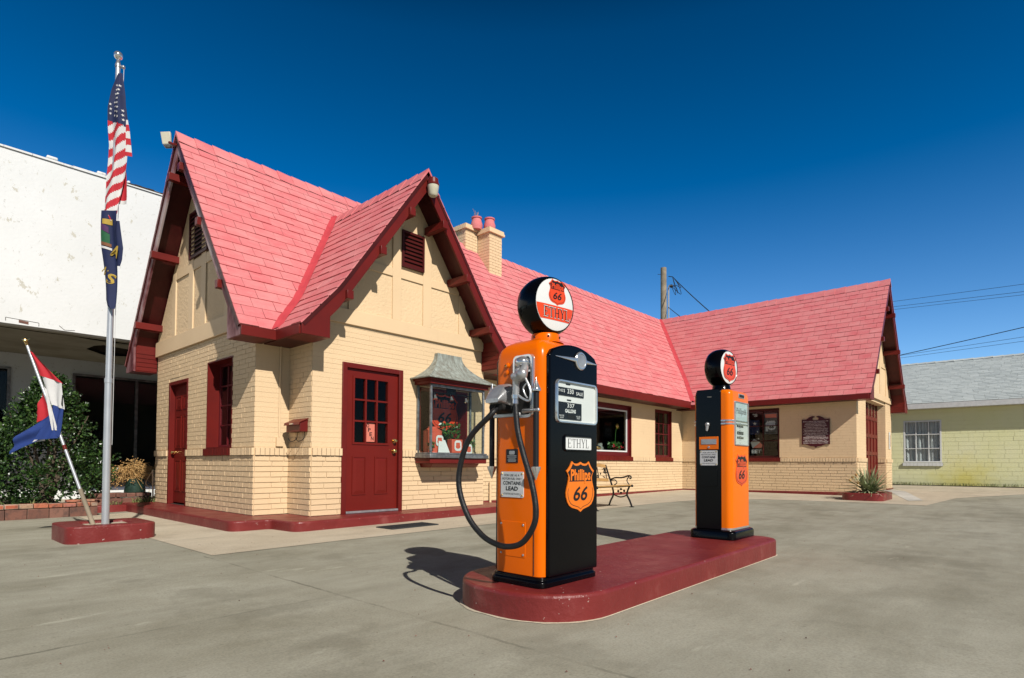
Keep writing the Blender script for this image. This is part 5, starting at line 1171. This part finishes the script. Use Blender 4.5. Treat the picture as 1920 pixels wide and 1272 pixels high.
def leafy(mb,clumps,per,cr,size,seed,flat=1.0,cz=1.0,outw=None):
    r=random.Random(seed)
    for (cx,cy,cz_) in clumps:
        for k in range(per):
            d=Vector((r.gauss(0,1),r.gauss(0,1),r.gauss(0,1))).normalized(); q=cr*r.random()**.4; c=Vector((cx,cy,cz_))+d*q*Vector((1,1,flat)).length/1.7
            ax=(d+Vector((r.uniform(-.9,.9),r.uniform(-.9,.9),r.uniform(-.4,.9)))).normalized(); s=ax.cross(Vector((r.uniform(-1,1),r.uniform(-1,1),r.uniform(-1,1)))).normalized(); n=ax.cross(s)
            L=size*r.uniform(.6,1.2); w=L*.36; m0=c+ax*L*.5
            mb.add([tuple(c),tuple(m0+s*w+n*w*.35),tuple(c+ax*L),tuple(m0-s*w+n*w*.35),tuple(m0-n*w*.1)],[(0,1,4),(1,2,4),(2,3,4),(3,0,4)])
def shrub(name,label,c,prof,per,nc,seed,size=.062,sprigs=22):
    r=random.Random(seed); t=thing(name,label,'shrub',c)
    cl=[]
    for k in range(nc):
        h=r.random()**.9; rad=lerp(h,prof); a=r.uniform(0,2*PI); q=rad*(.35+.65*r.random()**.5); cl.append((c[0]+q*math.cos(a),c[1]+q*math.sin(a)*.8,c[2]+.05+h*c_h))
    m=MB(); leafy(m,cl,per,.15,size,seed)
    tip=[]
    for k in range(sprigs):
        h=r.uniform(.25,1.0); rad=lerp(h,prof); a=r.uniform(0,2*PI); p=Vector((c[0]+rad*math.cos(a),c[1]+rad*.8*math.sin(a),c[2]+.05+h*c_h)); d=Vector((math.cos(a)*.7,math.sin(a)*.6,r.uniform(.4,1.3))).normalized()
        for s in range(5): tip.append(tuple(p+d*.045*s))
    leafy(m,tip,5,.045,size*.85,seed+1)
    m.build('foliage',M['leaf'],t)
    m=MB(); 
    for k in range(9):
        a=r.uniform(0,2*PI); q=r.uniform(.2,.55); m.tube(bez([(c[0]+.03*math.cos(a),c[1]+.03*math.sin(a),c[2]),(c[0]+q*.4*math.cos(a),c[1]+q*.4*math.sin(a),c[2]+c_h*.35),(c[0]+q*math.cos(a),c[1]+q*.7*math.sin(a),c[2]+c_h*.75)],4),[.03]*3+[.022]*3+[.012]*3,6)
    m.build('trunk',M['bark'],t)
c_h=2.05
shrub('holly_shrub','tall glossy green holly shrub growing behind the brick planter',(-1.45,4.55,.03),[(0,.90),(.15,.92),(.35,.88),(.55,.62),(.75,.38),(.9,.20),(1,.06)],60,250,21,sprigs=60)
c_h=1.1
shrub('holly_shrub','smaller green shrub cut off at the left edge behind the brick planter',(-2.72,5.1,.03),[(0,.30),(.3,.42),(.7,.38),(1,.1)],40,40,22,sprigs=6)
t=thing('tin_pot','round green tin pot on the brick ledge','pot',(-.24,4.30,.216))
m=MB(); m.lathe((-.24,4.30,.216),(0,0,1),[(0,.165),(.02,.168),(.22,.135),(.225,.14),(.25,.14),(.25,.128),(.19,.125)],22); m.build('pot_body',M['tin'],t,smooth=True)
m=MB(); m.lathe((-.24,4.30,.38),(0,0,1),[(0,.135),(.003,.13)],16); m.build('pot_soil',M['soil'],t)
t=thing('dried_plant','dry golden brown plant drooping over the green tin pot','plant',(-.24,4.30,.42)); m=MB(); r=random.Random(9)
for k in range(330):
    a=r.uniform(0,2*PI); q=.44*r.random()**.6; h=r.uniform(.04,.36)*(1-q*.9); p=[(-.24+.05*math.cos(a),4.30+.05*math.sin(a),.40),(-.24+q*.5*math.cos(a),4.30+q*.4*math.sin(a),.44+h),(-.24+q*math.cos(a+.3),4.30+q*.7*math.sin(a+.3),.45+h*1.1-q*.55*r.random())]
    m.tube(bez(p,3),.0030,3,cap=False)
    for s in range(3):
        e=Vector(p[2])+Vector((r.uniform(-.05,.05),r.uniform(-.05,.05),r.uniform(-.05,.05))); m.add([tuple(e),tuple(e+Vector((.018,0,.012))),tuple(e+Vector((.006,.012,.022)))],[(0,1,2)])
m.build('dry_stems',M['dry'],t)
def tufts(name,pts,hgt,n,mat,seed,label=None):
    r=random.Random(seed); m=MB()
    for k in range(n):
        p=Vector(r.choice(pts)); p=p+Vector((r.uniform(-.12,.12),r.uniform(-.1,.1),0)); a=r.uniform(0,6.28); h=hgt*r.uniform(.4,1.1); d=Vector((math.cos(a),math.sin(a),0)); s=d.cross(Vector((0,0,1)))*.006
        q=p+d*h*.25+Vector((0,0,h*.7)); e=p+d*h*.65+Vector((0,0,h)); m.add([tuple(p-s),tuple(p+s),tuple(q+s),tuple(q-s),tuple(e)],[(0,1,2,3),(3,2,4)])
    return tag(m.build(name,mat),kind='stuff')
tufts('corner_weeds',[(-.25,3.98,-.02),(-.12,4.05,.0),(-.6,4.05,-.05),(-.08,3.95,.02)],.16,160,M['grass'],4)
tufts('planter_weeds',[(-2.2,3.5,.05),(-1.7,3.5,.05),(-1.2,3.55,.05),(-2.6,3.5,.05)],.13,120,M['grass'],5)
# ------------------------------------------------------------------ white store at the left
WB=thing('white_store','long white store with peeling painted parapet, deep canopy and dark windows','building',(-4,5,-.1))
FA=5.0; XA,XB=-16,3.9; ZF=3.09
m=MB(); m.box(XA,XB,FA,FA+.25,ZF,6.05); m.build('parapet_wall',M['whitewall'],WB)
m=MB(); r=random.Random(31); x=XA
while x<XB:
    w=r.uniform(.35,1.0); w=min(w,XB-x); m.box(x,x+w-.006,FA-.025,FA+.28,6.051,6.082+r.uniform(-.006,.014)); x+=w
m.build('parapet_coping',M['whitewall'],WB)
m=MB()
for x,z,w in ((-1.52,6.09,.16),(-.78,6.09,.14),(-.3,6.085,.05)): m.box(x,x+w,FA-.02,FA+.12,z,z+.06)
m.build('coping_lump',M['whitewall'],WB,bevel=.02)
m=MB(); 
for x in [-.62+.11*k for k in range(9)]: m.box(x,x+.112,FA-.03,FA+.02,6.075,6.088+r.uniform(0,.02))
m.build('coping_tar',M['darkwood'],WB)
m=MB(); m.box(XA,XB,FA+.251,9.0,5.7,5.8); m.box(XA,XA+.2,FA+.251,9.0,-.2,5.69); m.box(XB-.2,XB,FA+.251,9.0,-.2,5.69); m.box(XA,XB,8.9,9.0,3.1,5.69); m.build('flat_roof',M['whitewall'],WB)
# soffit with a broken hole: ceiling pieces around the opening, laths above
hole=[(-.52,6.75),(-.50,6.22),(-.38,6.0),(.11,6.15),(.9,6.2),(.95,7.0),(.33,7.05),(-.05,7.35)]
m=MB(); zs_=3.095; g1=FA+.42
m.box(XA,-3.0,FA+.26,8.45,zs_,zs_+.02); m.box(-3.0,XB,FA+.26,g1,zs_,zs_+.02)
m.box(-3.0,XB,7.4,8.45,zs_,zs_+.02); m.box(-3.0,-.56,g1+.22,7.4,zs_,zs_+.02); m.box(1.0,XB,g1+.22,7.4,zs_,zs_+.02)
m.box(-.56,1.0,g1+.22,5.95,zs_,zs_+.02)
gapx=[(-3.0,.04),(-2.2,.07),(-1.5,.10),(-1.0,.05),(-.7,.16),(-.2,.2),(1,.2)]
def strip(p): m.poly([(x,y,zs_+.003) for x,y in p])
strip([(-.56,5.95),(1.0,5.95),(1.0,6.2),(.11,6.15),(-.38,6.0),(-.50,6.22),(-.52,6.75),(-.56,6.75)]); strip([(-.56,6.75),(-.52,6.75),(-.05,7.35),(.33,7.05),(.95,7.0),(1.0,7.4),(-.56,7.4)])
L=[(x,g1+.22) for x,_ in gapx]; q=[(x,g1+w) for x,w in gapx]; 
for i in range(len(L)-1):
    if .22-gapx[i][1]>.02 or .22-gapx[i+1][1]>.02: strip([q[i],q[i+1],L[i+1],L[i]])
m.build('canopy_ceiling',M['soffit'],WB)
m=MB(); m.box(-3.4,2.4,FA+.26,8.85,zs_+.24,zs_+.26); m.build('ceiling_void',M['dark'],WB)
m=MB()
for k in range(14): y=5.45+k*.14; m.box(-3,1.1,y,y+.03,zs_+.06,zs_+.1)
m.build('ceiling_lath',M['darkwood'],WB)
m=MB(); m.box(XA,XB,8.45,8.55,2.78,3.094); m.box(XA,-1.5,8.45,8.55,-.2,.17); m.box(-.42,XB,8.45,8.55,-.2,.10); m.box(-1.5,-.42,8.45,8.55,-.2,2.78); m.build('shop_wall',M['whitewall'],WB); m=MB(); m.box(XA,-1.5,8.44,8.55,.171,.42); m.box(-.42,XB,8.44,8.55,.101,.45); m.build('painted_shade_bulkhead',M['bulkhead_shade'],WB)  # bulkhead band above the white base: canopy shade painted in as a dark colour
for a,b,c,d,mu in ((-7,-1.5,.42,2.78,[-4.2]),(-.42,XB,.45,2.78,[.85,2.6])):
    m=MB(); t=.05
    m.box(a,a+t,8.41,8.45,c,d); m.box(b-t,b,8.41,8.45,c,d); m.box(a+t,b-t,8.41,8.45,d-t,d); m.box(a+t,b-t,8.41,8.45,c,c+t)
    for x in mu: m.box(x-.03,x+.03,8.41,8.45,c+t,d-t)
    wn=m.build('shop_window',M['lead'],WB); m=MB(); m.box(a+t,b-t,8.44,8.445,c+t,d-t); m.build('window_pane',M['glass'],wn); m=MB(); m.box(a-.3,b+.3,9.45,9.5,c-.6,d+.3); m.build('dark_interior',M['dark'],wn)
m=MB(); m.box(XA,XB,8.551,9.6,2.9,2.95); m.box(-1.45,-.45,8.551,9.45,-.2,2.9); m.build('shop_inner_wall',M['dark'],WB)
def flatxz(mb,pts,y): mb.poly([(x,y,z) for x,z in pts])
m=MB(); flatxz(m,[(-1.83,3.125),(-1.70,3.112),(-1.70,3.16),(-1.83,3.170)],FA-.004); m.build('bare_brick_patch',M['oldbrick'],WB)
m=MB(); 
for a,b in (((-2.0,3.185),(-1.56,3.165)),((-1.56,3.165),(-1.56,3.105)),((-2.0,3.185),(-2.0,3.13)),((-1.28,3.17),(-1.20,3.105)),((-1.20,3.105),(-1.05,3.12))): m.tube([(a[0],FA-.002,a[1]),(b[0],FA-.002,b[1])],.004,4)
m.build('render_crack',M['darkwood'],WB)
m=MB(); m.poly([(XA,4.7,gz(-12)+.006),(XB,4.7,gz(2)+.006),(XB,8.45,gz(2)+.006),(XA,8.45,gz(-12)+.006)]); tag(m.build('store_pavement',M['apron']),kind='structure')
# ------------------------------------------------------------------ yellow building at the right
YB=thing('yellow_building','pale yellow painted block building with grey shingle roof','building',(21.8,-6,.1))
FY=frame((21.8,6),(0,-1),(-1,0)); Ly=24
opY=[(10.2,11.32,.90,2.40)]
m=MB(); backing(m,FY,Ly,-.1,2.95,opY,.15); bricks(m,FY,Ly,.02,2.93,.1475,.40,opY,.006,.007,50,.0022); m.build('block_wall',M['yellow'],YB)
m=MB(); m.box(21.81,29,-18,-17.9,-.1,2.9); m.box(21.81,29,5.9,6.0,-.1,2.9); m.box(28.9,29,-17.9,5.9,-.1,2.9); m.add([(21.8,-18.0,2.9),(29,-18.0,2.9),(25.4,-18.0,4.95)],[(0,1,2)]); m.build('end_wall',M['yellow'],YB)
ms=MB();md=MB(); sl=(4.97-2.98)/(25.4-21.45)
slope(ms,md,(21.45,0),(0,1),(1,0),[(0,2.98),(3.95,4.97)],-18.3,6.3,201,.14,.30,.05); slope(ms,md,(29.35,0),(0,1),(-1,0),[(0,2.98),(3.95,4.97)],-18.3,6.3,202,.5,1.2,.05)
ridge_caps(ms,(25.4,-18.3,4.97),(25.4,6.3,4.97),(1,0,0),sl,203,.15,.3)
rf=ms.build('roof',M['greyroof'],YB); md.build('roof_deck',M['wood'],rf)
m=MB(); m.box(21.43,21.46,-18.3,6.3,2.80,2.972); m.box(21.461,21.79,-18.3,6.3,2.80,2.82); m.build('eave_board',M['sgnwhite'],rf)
m=MB(); t=.05; F=FY; a,b,c,d=10.2,11.32,.90,2.40; n0,n1=-.05,.0
m.fbox(F,a,a+t,n0,.012,c,d); m.fbox(F,b-t,b,n0,.012,c,d); m.fbox(F,a+t,b-t,n0,.012,d-t,d); m.fbox(F,a+t,b-t,n0,.012,c,c+t); WY_=m.build('window',M['white'],YB)
m=MB()
for i in (1,2): u=a+(b-a)*i/3; m.fbox(F,u-.014,u+.014,n0+.005,n1,c+t,d-t); z=c+(d-c)*i/3; m.fbox(F,a+t,b-t,n0+.008,n1+.004,z-.014,z+.014)
m.build('muntin_grid',M['white'],WY_)
m=MB(); m.fbox(F,a+t,b-t,n0+.015,n0+.02,c+t,d-t); m.build('window_pane',M['glass'],WY_)
m=MB(); vs=[];n=60
for j in range(9):
    for i in range(n+1): u=a+.03+(b-a-.06)*i/n; z=c+(d-c)*j/8; vs.append(F(u,-.075-.02*math.sin(i*.9+j*.35)-.012*math.sin(i*2.3+j),z))
m.add(vs,[(j*(n+1)+i,j*(n+1)+i+1,(j+1)*(n+1)+i+1,(j+1)*(n+1)+i) for j in range(8) for i in range(n)]); m.build('curtain',M['curtain'],WY_,smooth=True)
m=MB(); bricks(m,F,b+.03,c-.13,c-.01,.12,.11,[],.06,.006,61,.003,ub=a-.03); m.fbox(F,a-.03,b+.03,.0,.055,c-.125,c-.015); m.build('window_sill',M['white'],WY_)
tufts('wall_foot_grass',[(21.62,y*.12,.08) for y in range(-110,20)],.13,1500,M['grass'],8)
m=MB(); rr=random.Random(77); n=60; A1=[(21.5+rr.uniform(-.12,.08),-14+i*.28,gz(21)+.012) for i in range(n)]; m.add(A1+[(21.82,p[1],gz(21)+.03) for p in A1],[(i,i+1,n+i+1,n+i) for i in range(n-1)]); tag(m.build('verge_soil',M['soil']),kind='structure')
# ------------------------------------------------------------------ utility pole and cables
UP=thing('utility_pole','grey wooden utility pole rising behind the pink roof','utility pole',(23.9,6.35,.1))
m=MB(); m.tube([(23.85,6.4,.1),(23.85,6.4,10.95)],[.19,.15],14); m.build('wooden_shaft',M['wood'],UP,smooth=True)
m=MB(); m.tube([(23.93,6.16,.2),(23.93,6.16,9.9),(23.96,6.13,10.0),(24.03,6.05,9.98)],.045,8); m.build('riser_conduit',M['polepaint'],UP,smooth=True)
m=MB(); m.sphere((24.03,6.05,9.97),.09,6); m.tube([(24.0,6.2,10.5),(24.05,6.0,10.45)],.02,6); m.tube([(23.6,6.6,10.6),(23.85,6.4,10.6)],.012,5); m.build('weather_head',M['cable'],UP)
m=MB(); r=random.Random(2)
for k in range(4): a=[(24.03,6.05,9.97)]+[(24.08+r.uniform(-.05,.25),6.0-r.uniform(0,.35),9.6+r.uniform(-.1,.6)) for _ in range(2)]+[(24.05,6.0,10.45)]; m.tube(bez(a,6),.014,5)
m.build('drip_loop',M['cable'],UP)
def cable(p,q,r,sag,label):
    p=Vector(p);q=Vector(q); m=MB(); m.tube([tuple(p.lerp(q,k/24)-Vector((0,0,sag*4*(k/24)*(1-k/24)))) for k in range(25)],r,5); tag(m.build('overhead_cable',M['cable'],org=tuple(p)),label,'cable','overhead cables')
cable((24.05,6.0,10.45),(16.3,-1.0,4.55),.022,.12,'black cable dropping from the utility pole to the right roof')
cable((23.95,6.2,8.9),(16.8,-.6,4.2),.018,.1,'lower thin cable running from the utility pole behind the roof')
def ext(a,b,t0,t1):
    a=Vector(a);b=Vector(b); return tuple(a+(b-a)*t0),tuple(a+(b-a)*t1)
for a,b,rad,lb in (((36.57,-1.797,10.405),(33.617,-7.444,9.556),.010,'highest thin cable crossing the sky right of the roof'),((36.577,-1.793,10.093),(33.626,-7.439,9.197),.010,'second highest thin cable crossing the sky at right'),((36.644,-1.86,9.938),(33.63,-7.436,9.043),.009,'third thin cable, lowest of the upper three at right'),
    ((36.855,-1.982,7.321),(33.666,-7.414,7.58),.020,'thick dark cable rising to the right edge above grey roof'),((36.961,-2.096,7.26),(33.68,-7.405,7.016),.009,'thin cable just below the thick cable above grey roof'),((37.069,-2.21,7.136),(33.685,-7.402,6.81),.009,'lowest thin cable just above the grey shingle roof')):
    p,q=ext(a,b,-.5,2.6); cable(p,q,rad,.0 if rad<.02 else .1,lb)
# ------------------------------------------------------------------ bench
BN=thing('park_bench','garden bench with honey wood slats and black cast iron ends by the wing window','bench',(5.55,-1.9,gz(5.5)))
def bench_end(x):
    g=gz(x); m=MB()
    m.tube(bez([(x,-2.17,g),(x,-2.12,g+.12),(x,-2.06,g+.24),(x,-2.10,g+.36),(x,-2.13,g+.40)],4),.017,6)
    m.tube(bez([(x,-1.66,g),(x,-1.70,g+.10),(x,-1.76,g+.22),(x,-1.74,g+.36),(x,-1.66,g+.58),(x,-1.58,g+.79)],4),.017,6)
    m.tube(bez([(x,-2.17,g+.40),(x,-2.0,g+.385),(x,-1.85,g+.37),(x,-1.74,g+.38)],4),.014,6)
    m.tube(bez([(x,-2.06,g+.22),(x,-1.92,g+.18),(x,-1.77,g+.22)],4),.012,6)
    m.tube(bez([(x,-1.69,g+.50),(x,-1.80,g+.545),(x,-1.95,g+.55),(x,-2.09,g+.585),(x,-2.15,g+.57),(x,-2.14,g+.535),(x,-2.115,g+.55)],4),.014,6)
    m.tube(bez([(x,-2.10,g+.57),(x,-2.06,g+.50),(x,-2.10,g+.43),(x,-2.13,g+.40)],4),.011,6)
    m.tube(bez([(x,-1.71,g+.49),(x,-1.80,g+.50),(x,-1.84,g+.45),(x,-1.78,g+.40)],4),.010,6)
    for a,b in ((-2.0,.30),(-1.93,.33),(-1.87,.29),(-1.93,.26)): m.sphere((x,a,g+b),.024,4)
    m.sphere((x,-2.17,g+.40),.026,5)
    m.box(x-.03,x+.03,-2.20,-2.13,g,g+.012); m.box(x-.03,x+.03,-1.70,-1.63,g,g+.012)
    m.build('cast_iron_end',M['blackiron'],BN,smooth=True)
bench_end(4.97); bench_end(6.14)
g=gz(5.55)
for k in range(5):
    m=MB(); y=-2.165+k*.088; z=g+.405-.012*min(k,3); m.box(4.93,6.18,y,y+.07,z,z+.022); m.build('seat_slat',M['slat'],BN,bevel=.005)
def brail(z0,z1,arch):
    m=MB(); n=12; f=[]
    for k in range(n+1):
        x=4.99+(6.12-4.99)*k/n; a=arch*(1-((k/n-.5)*2)**2); y=-1.66+(z0-.5)*.26; f.append([(x,y-.012,g+z0+a),(x,y+.012,g+z0+a),(x,y+.012+.02,g+z1+a),(x,y-.012+.02,g+z1+a)])
    m.loft(f); return m.build('back_rail',M['slat'],BN,bevel=.004)
brail(.735,.80,.03); brail(.475,.53,.015)
m=MB(); r=random.Random(12)
for k in range(46):
    x=5.02+1.07*r.random(); z=.55+.19*r.random(); y=-1.66+(z-.5)*.26; a=r.uniform(0,PI); d=.05; m.tube([(x-d*math.cos(a),y,g+z-d*.5*math.sin(a)),(x,y-.006,g+z),(x+d*math.cos(a),y,g+z+d*.5*math.sin(a))],[.004,.014,.004],5)
for x in (5.02,5.28,5.55,5.82,6.09): m.tube([(x,-1.645,g+.53),(x,-1.60,g+.75)],.009,5)
m.build('cast_back_panel',M['blackiron'],BN)
# ------------------------------------------------------------------ red planter with yucca
m=MB(); P=rrect(10.98,12.30,-5.36,-4.56,.2,6); h=.165
m.loft([[(x,y,gz(x)-.03) for x,y in P],[(x,y,gz(x)+h) for x,y in P],[(x,y,gz(x)+h) for x,y in rrect(11.1,12.18,-5.25,-4.67,.12,6)],[(x,y,gz(x)+h-.05) for x,y in rrect(11.1,12.18,-5.25,-4.67,.12,6)]])
tag(m.build('red_planter',M['redconc'],org=(11.6,-4.95,0),bevel=.015,ang=50),'low red painted concrete planter at the corner of the right wing','planter')
m=MB(); m.poly([(x,y,.12) for x,y in rrect(11.09,12.19,-5.26,-4.66,.12,6)]); tag(m.build('planter_earth',M['soil']),kind='structure')
def yucca(c,n,L,seed):
    t=thing('yucca_plant','spiky grey green yucca spreading over the red planter','plant',c); r=random.Random(seed); m=MB()
    for k in range(n):
        a=r.uniform(0,2*PI); el=math.radians(r.choice([r.uniform(40,80),r.uniform(5,45),r.uniform(5,60),r.uniform(20,65)])); l=L*r.uniform(.7,1.1); d=Vector((math.cos(a)*math.cos(el),math.sin(a)*math.cos(el),math.sin(el))); s=Vector((-math.sin(a),math.cos(a),0)); w=.017
        droop=l*.30*math.cos(el)**1.5; o=Vector(c)+Vector((r.uniform(-.12,.12),r.uniform(-.12,.12),r.uniform(0,.10))); vs=[]
        for j in range(7):
            u=j/6; p=o+d*l*u-Vector((0,0,droop*u*u)); ww=w*(1-u**2.2)+.001; vs+=[tuple(p-s*ww+Vector((0,0,.3*ww))),tuple(p),tuple(p+s*ww+Vector((0,0,.3*ww)))]
        m.add(vs,[f for j in range(6) for f in ((3*j,3*j+1,3*j+4,3*j+3),(3*j+1,3*j+2,3*j+5,3*j+4))])
    m.build('blades',M['yucca'],t); m=MB()
    for k in range(4): a=r.uniform(0,6.28); m.sphere((c[0]-.25+.12*math.cos(a),c[1]+.25+.1*math.sin(a),c[2]+.25+.06*k),.03,5)
    m.build('dry_core',M['dry'],t)
yucca((11.65,-4.98,.13),170,.74,3)
tag(GRIT.build('pavement_grit',M['oldbrick']),kind='stuff')
# ------------------------------------------------------------------ light, sky, camera
SUN=Vector((-.79,-2.08,1.77)).normalized(); el=math.asin(SUN.z); az=math.atan2(SUN.x,SUN.y)
l=bpy.data.lights.new('sun','SUN'); l.energy=4.65; l.angle=math.radians(.53); l.color=(1,.955,.88); o=bpy.data.objects.new('sun',l); COL.objects.link(o); o.rotation_euler=(-SUN).to_track_quat('-Z','Y').to_euler()
w=bpy.data.worlds.new('World'); S.world=w; w.use_nodes=True; n=w.node_tree.nodes; k=w.node_tree.links; bg=n['Background']
sky=n.new('ShaderNodeTexSky'); sky.sky_type='NISHITA'; sky.sun_disc=False; sky.sun_elevation=el; sky.sun_rotation=az; sky.altitude=1500; sky.air_density=1.0; sky.dust_density=.15; sky.ozone_density=4.0
hs=n.new('ShaderNodeHueSaturation'); tc0=n.new('ShaderNodeTexCoord'); sx0=n.new('ShaderNodeSeparateXYZ'); k.new(tc0.outputs['Generated'],sx0.inputs[0]); mr0=n.new('ShaderNodeMapRange'); k.new(sx0.outputs[2],mr0.inputs[0]); mr0.inputs[1].default_value=.08; mr0.inputs[2].default_value=.5; mr0.inputs[3].default_value=1.16; mr0.inputs[4].default_value=1.42; k.new(mr0.outputs[0],hs.inputs['Saturation']); hs.inputs['Value'].default_value=1.0; k.new(sky.outputs[0],hs.inputs['Color']); 
tcw=n.new('ShaderNodeTexCoord'); sxw=n.new('ShaderNodeSeparateXYZ'); k.new(tcw.outputs['Generated'],sxw.inputs[0])
cr=n.new('ShaderNodeValToRGB'); e=cr.color_ramp.elements; e[0].position=0; e[0].color=(1.25,1.25,1.22,1); e[1].position=1; e[1].color=(.04,.04,.04,1)
for p_,v_ in ((.16,1.16),(.36,.92),(.60,.58),(.68,.26)): q_=e.new(p_); q_.color=(v_,v_,v_,1)
k.new(sxw.outputs[2],cr.inputs[0]); mxw=n.new('ShaderNodeMix'); mxw.data_type='RGBA'; mxw.blend_type='MULTIPLY'; mxw.inputs[0].default_value=1; k.new(hs.outputs[0],mxw.inputs[6]); k.new(cr.outputs[0],mxw.inputs[7]); 
dtw=n.new('ShaderNodeVectorMath'); dtw.operation='DOT_PRODUCT'; k.new(tcw.outputs['Generated'],dtw.inputs[0]); dtw.inputs[1].default_value=(SUN.x,SUN.y,0)
mrw=n.new('ShaderNodeMapRange'); k.new(dtw.outputs['Value'],mrw.inputs[0]); mrw.inputs[1].default_value=-.15; mrw.inputs[2].default_value=.45; mrw.inputs[3].default_value=1; mrw.inputs[4].default_value=.28
mx2=n.new('ShaderNodeMix'); mx2.data_type='RGBA'; mx2.blend_type='MULTIPLY'; mx2.inputs[0].default_value=1; k.new(mxw.outputs[2],mx2.inputs[6]); k.new(mrw.outputs[0],mx2.inputs[7]); k.new(mx2.outputs[2],bg.inputs[0]); bg.inputs[1].default_value=.134
cd=bpy.data.cameras.new('camera'); cam=bpy.data.objects.new('camera',cd); COL.objects.link(cam); S.camera=cam
r_=Vector((0.6710344,-0.7414076,0.00525246));u_=Vector((-0.02464055,-0.01522023,0.99958051));f_=Vector((0.74101665,0.67088233,0.02848199))
cam.matrix_world=Matrix(((r_.x,u_.x,-f_.x,-3.4779),(r_.y,u_.y,-f_.y,-7.8333),(r_.z,u_.z,-f_.z,.7584),(0,0,0,1)))
cd.sensor_width=36; cd.lens=1090.4729/1920*36; cd.shift_y=(839.6707-636)/1920; cd.clip_start=.05; cd.clip_end=2000
S.view_settings.view_transform='Standard'; S.view_settings.look='None'; S.view_settings.exposure=0; S.view_settings.gamma=1
S.cycles.diffuse_bounces=1; S.cycles.max_bounces=8; S.cycles.transparent_max_bounces=12
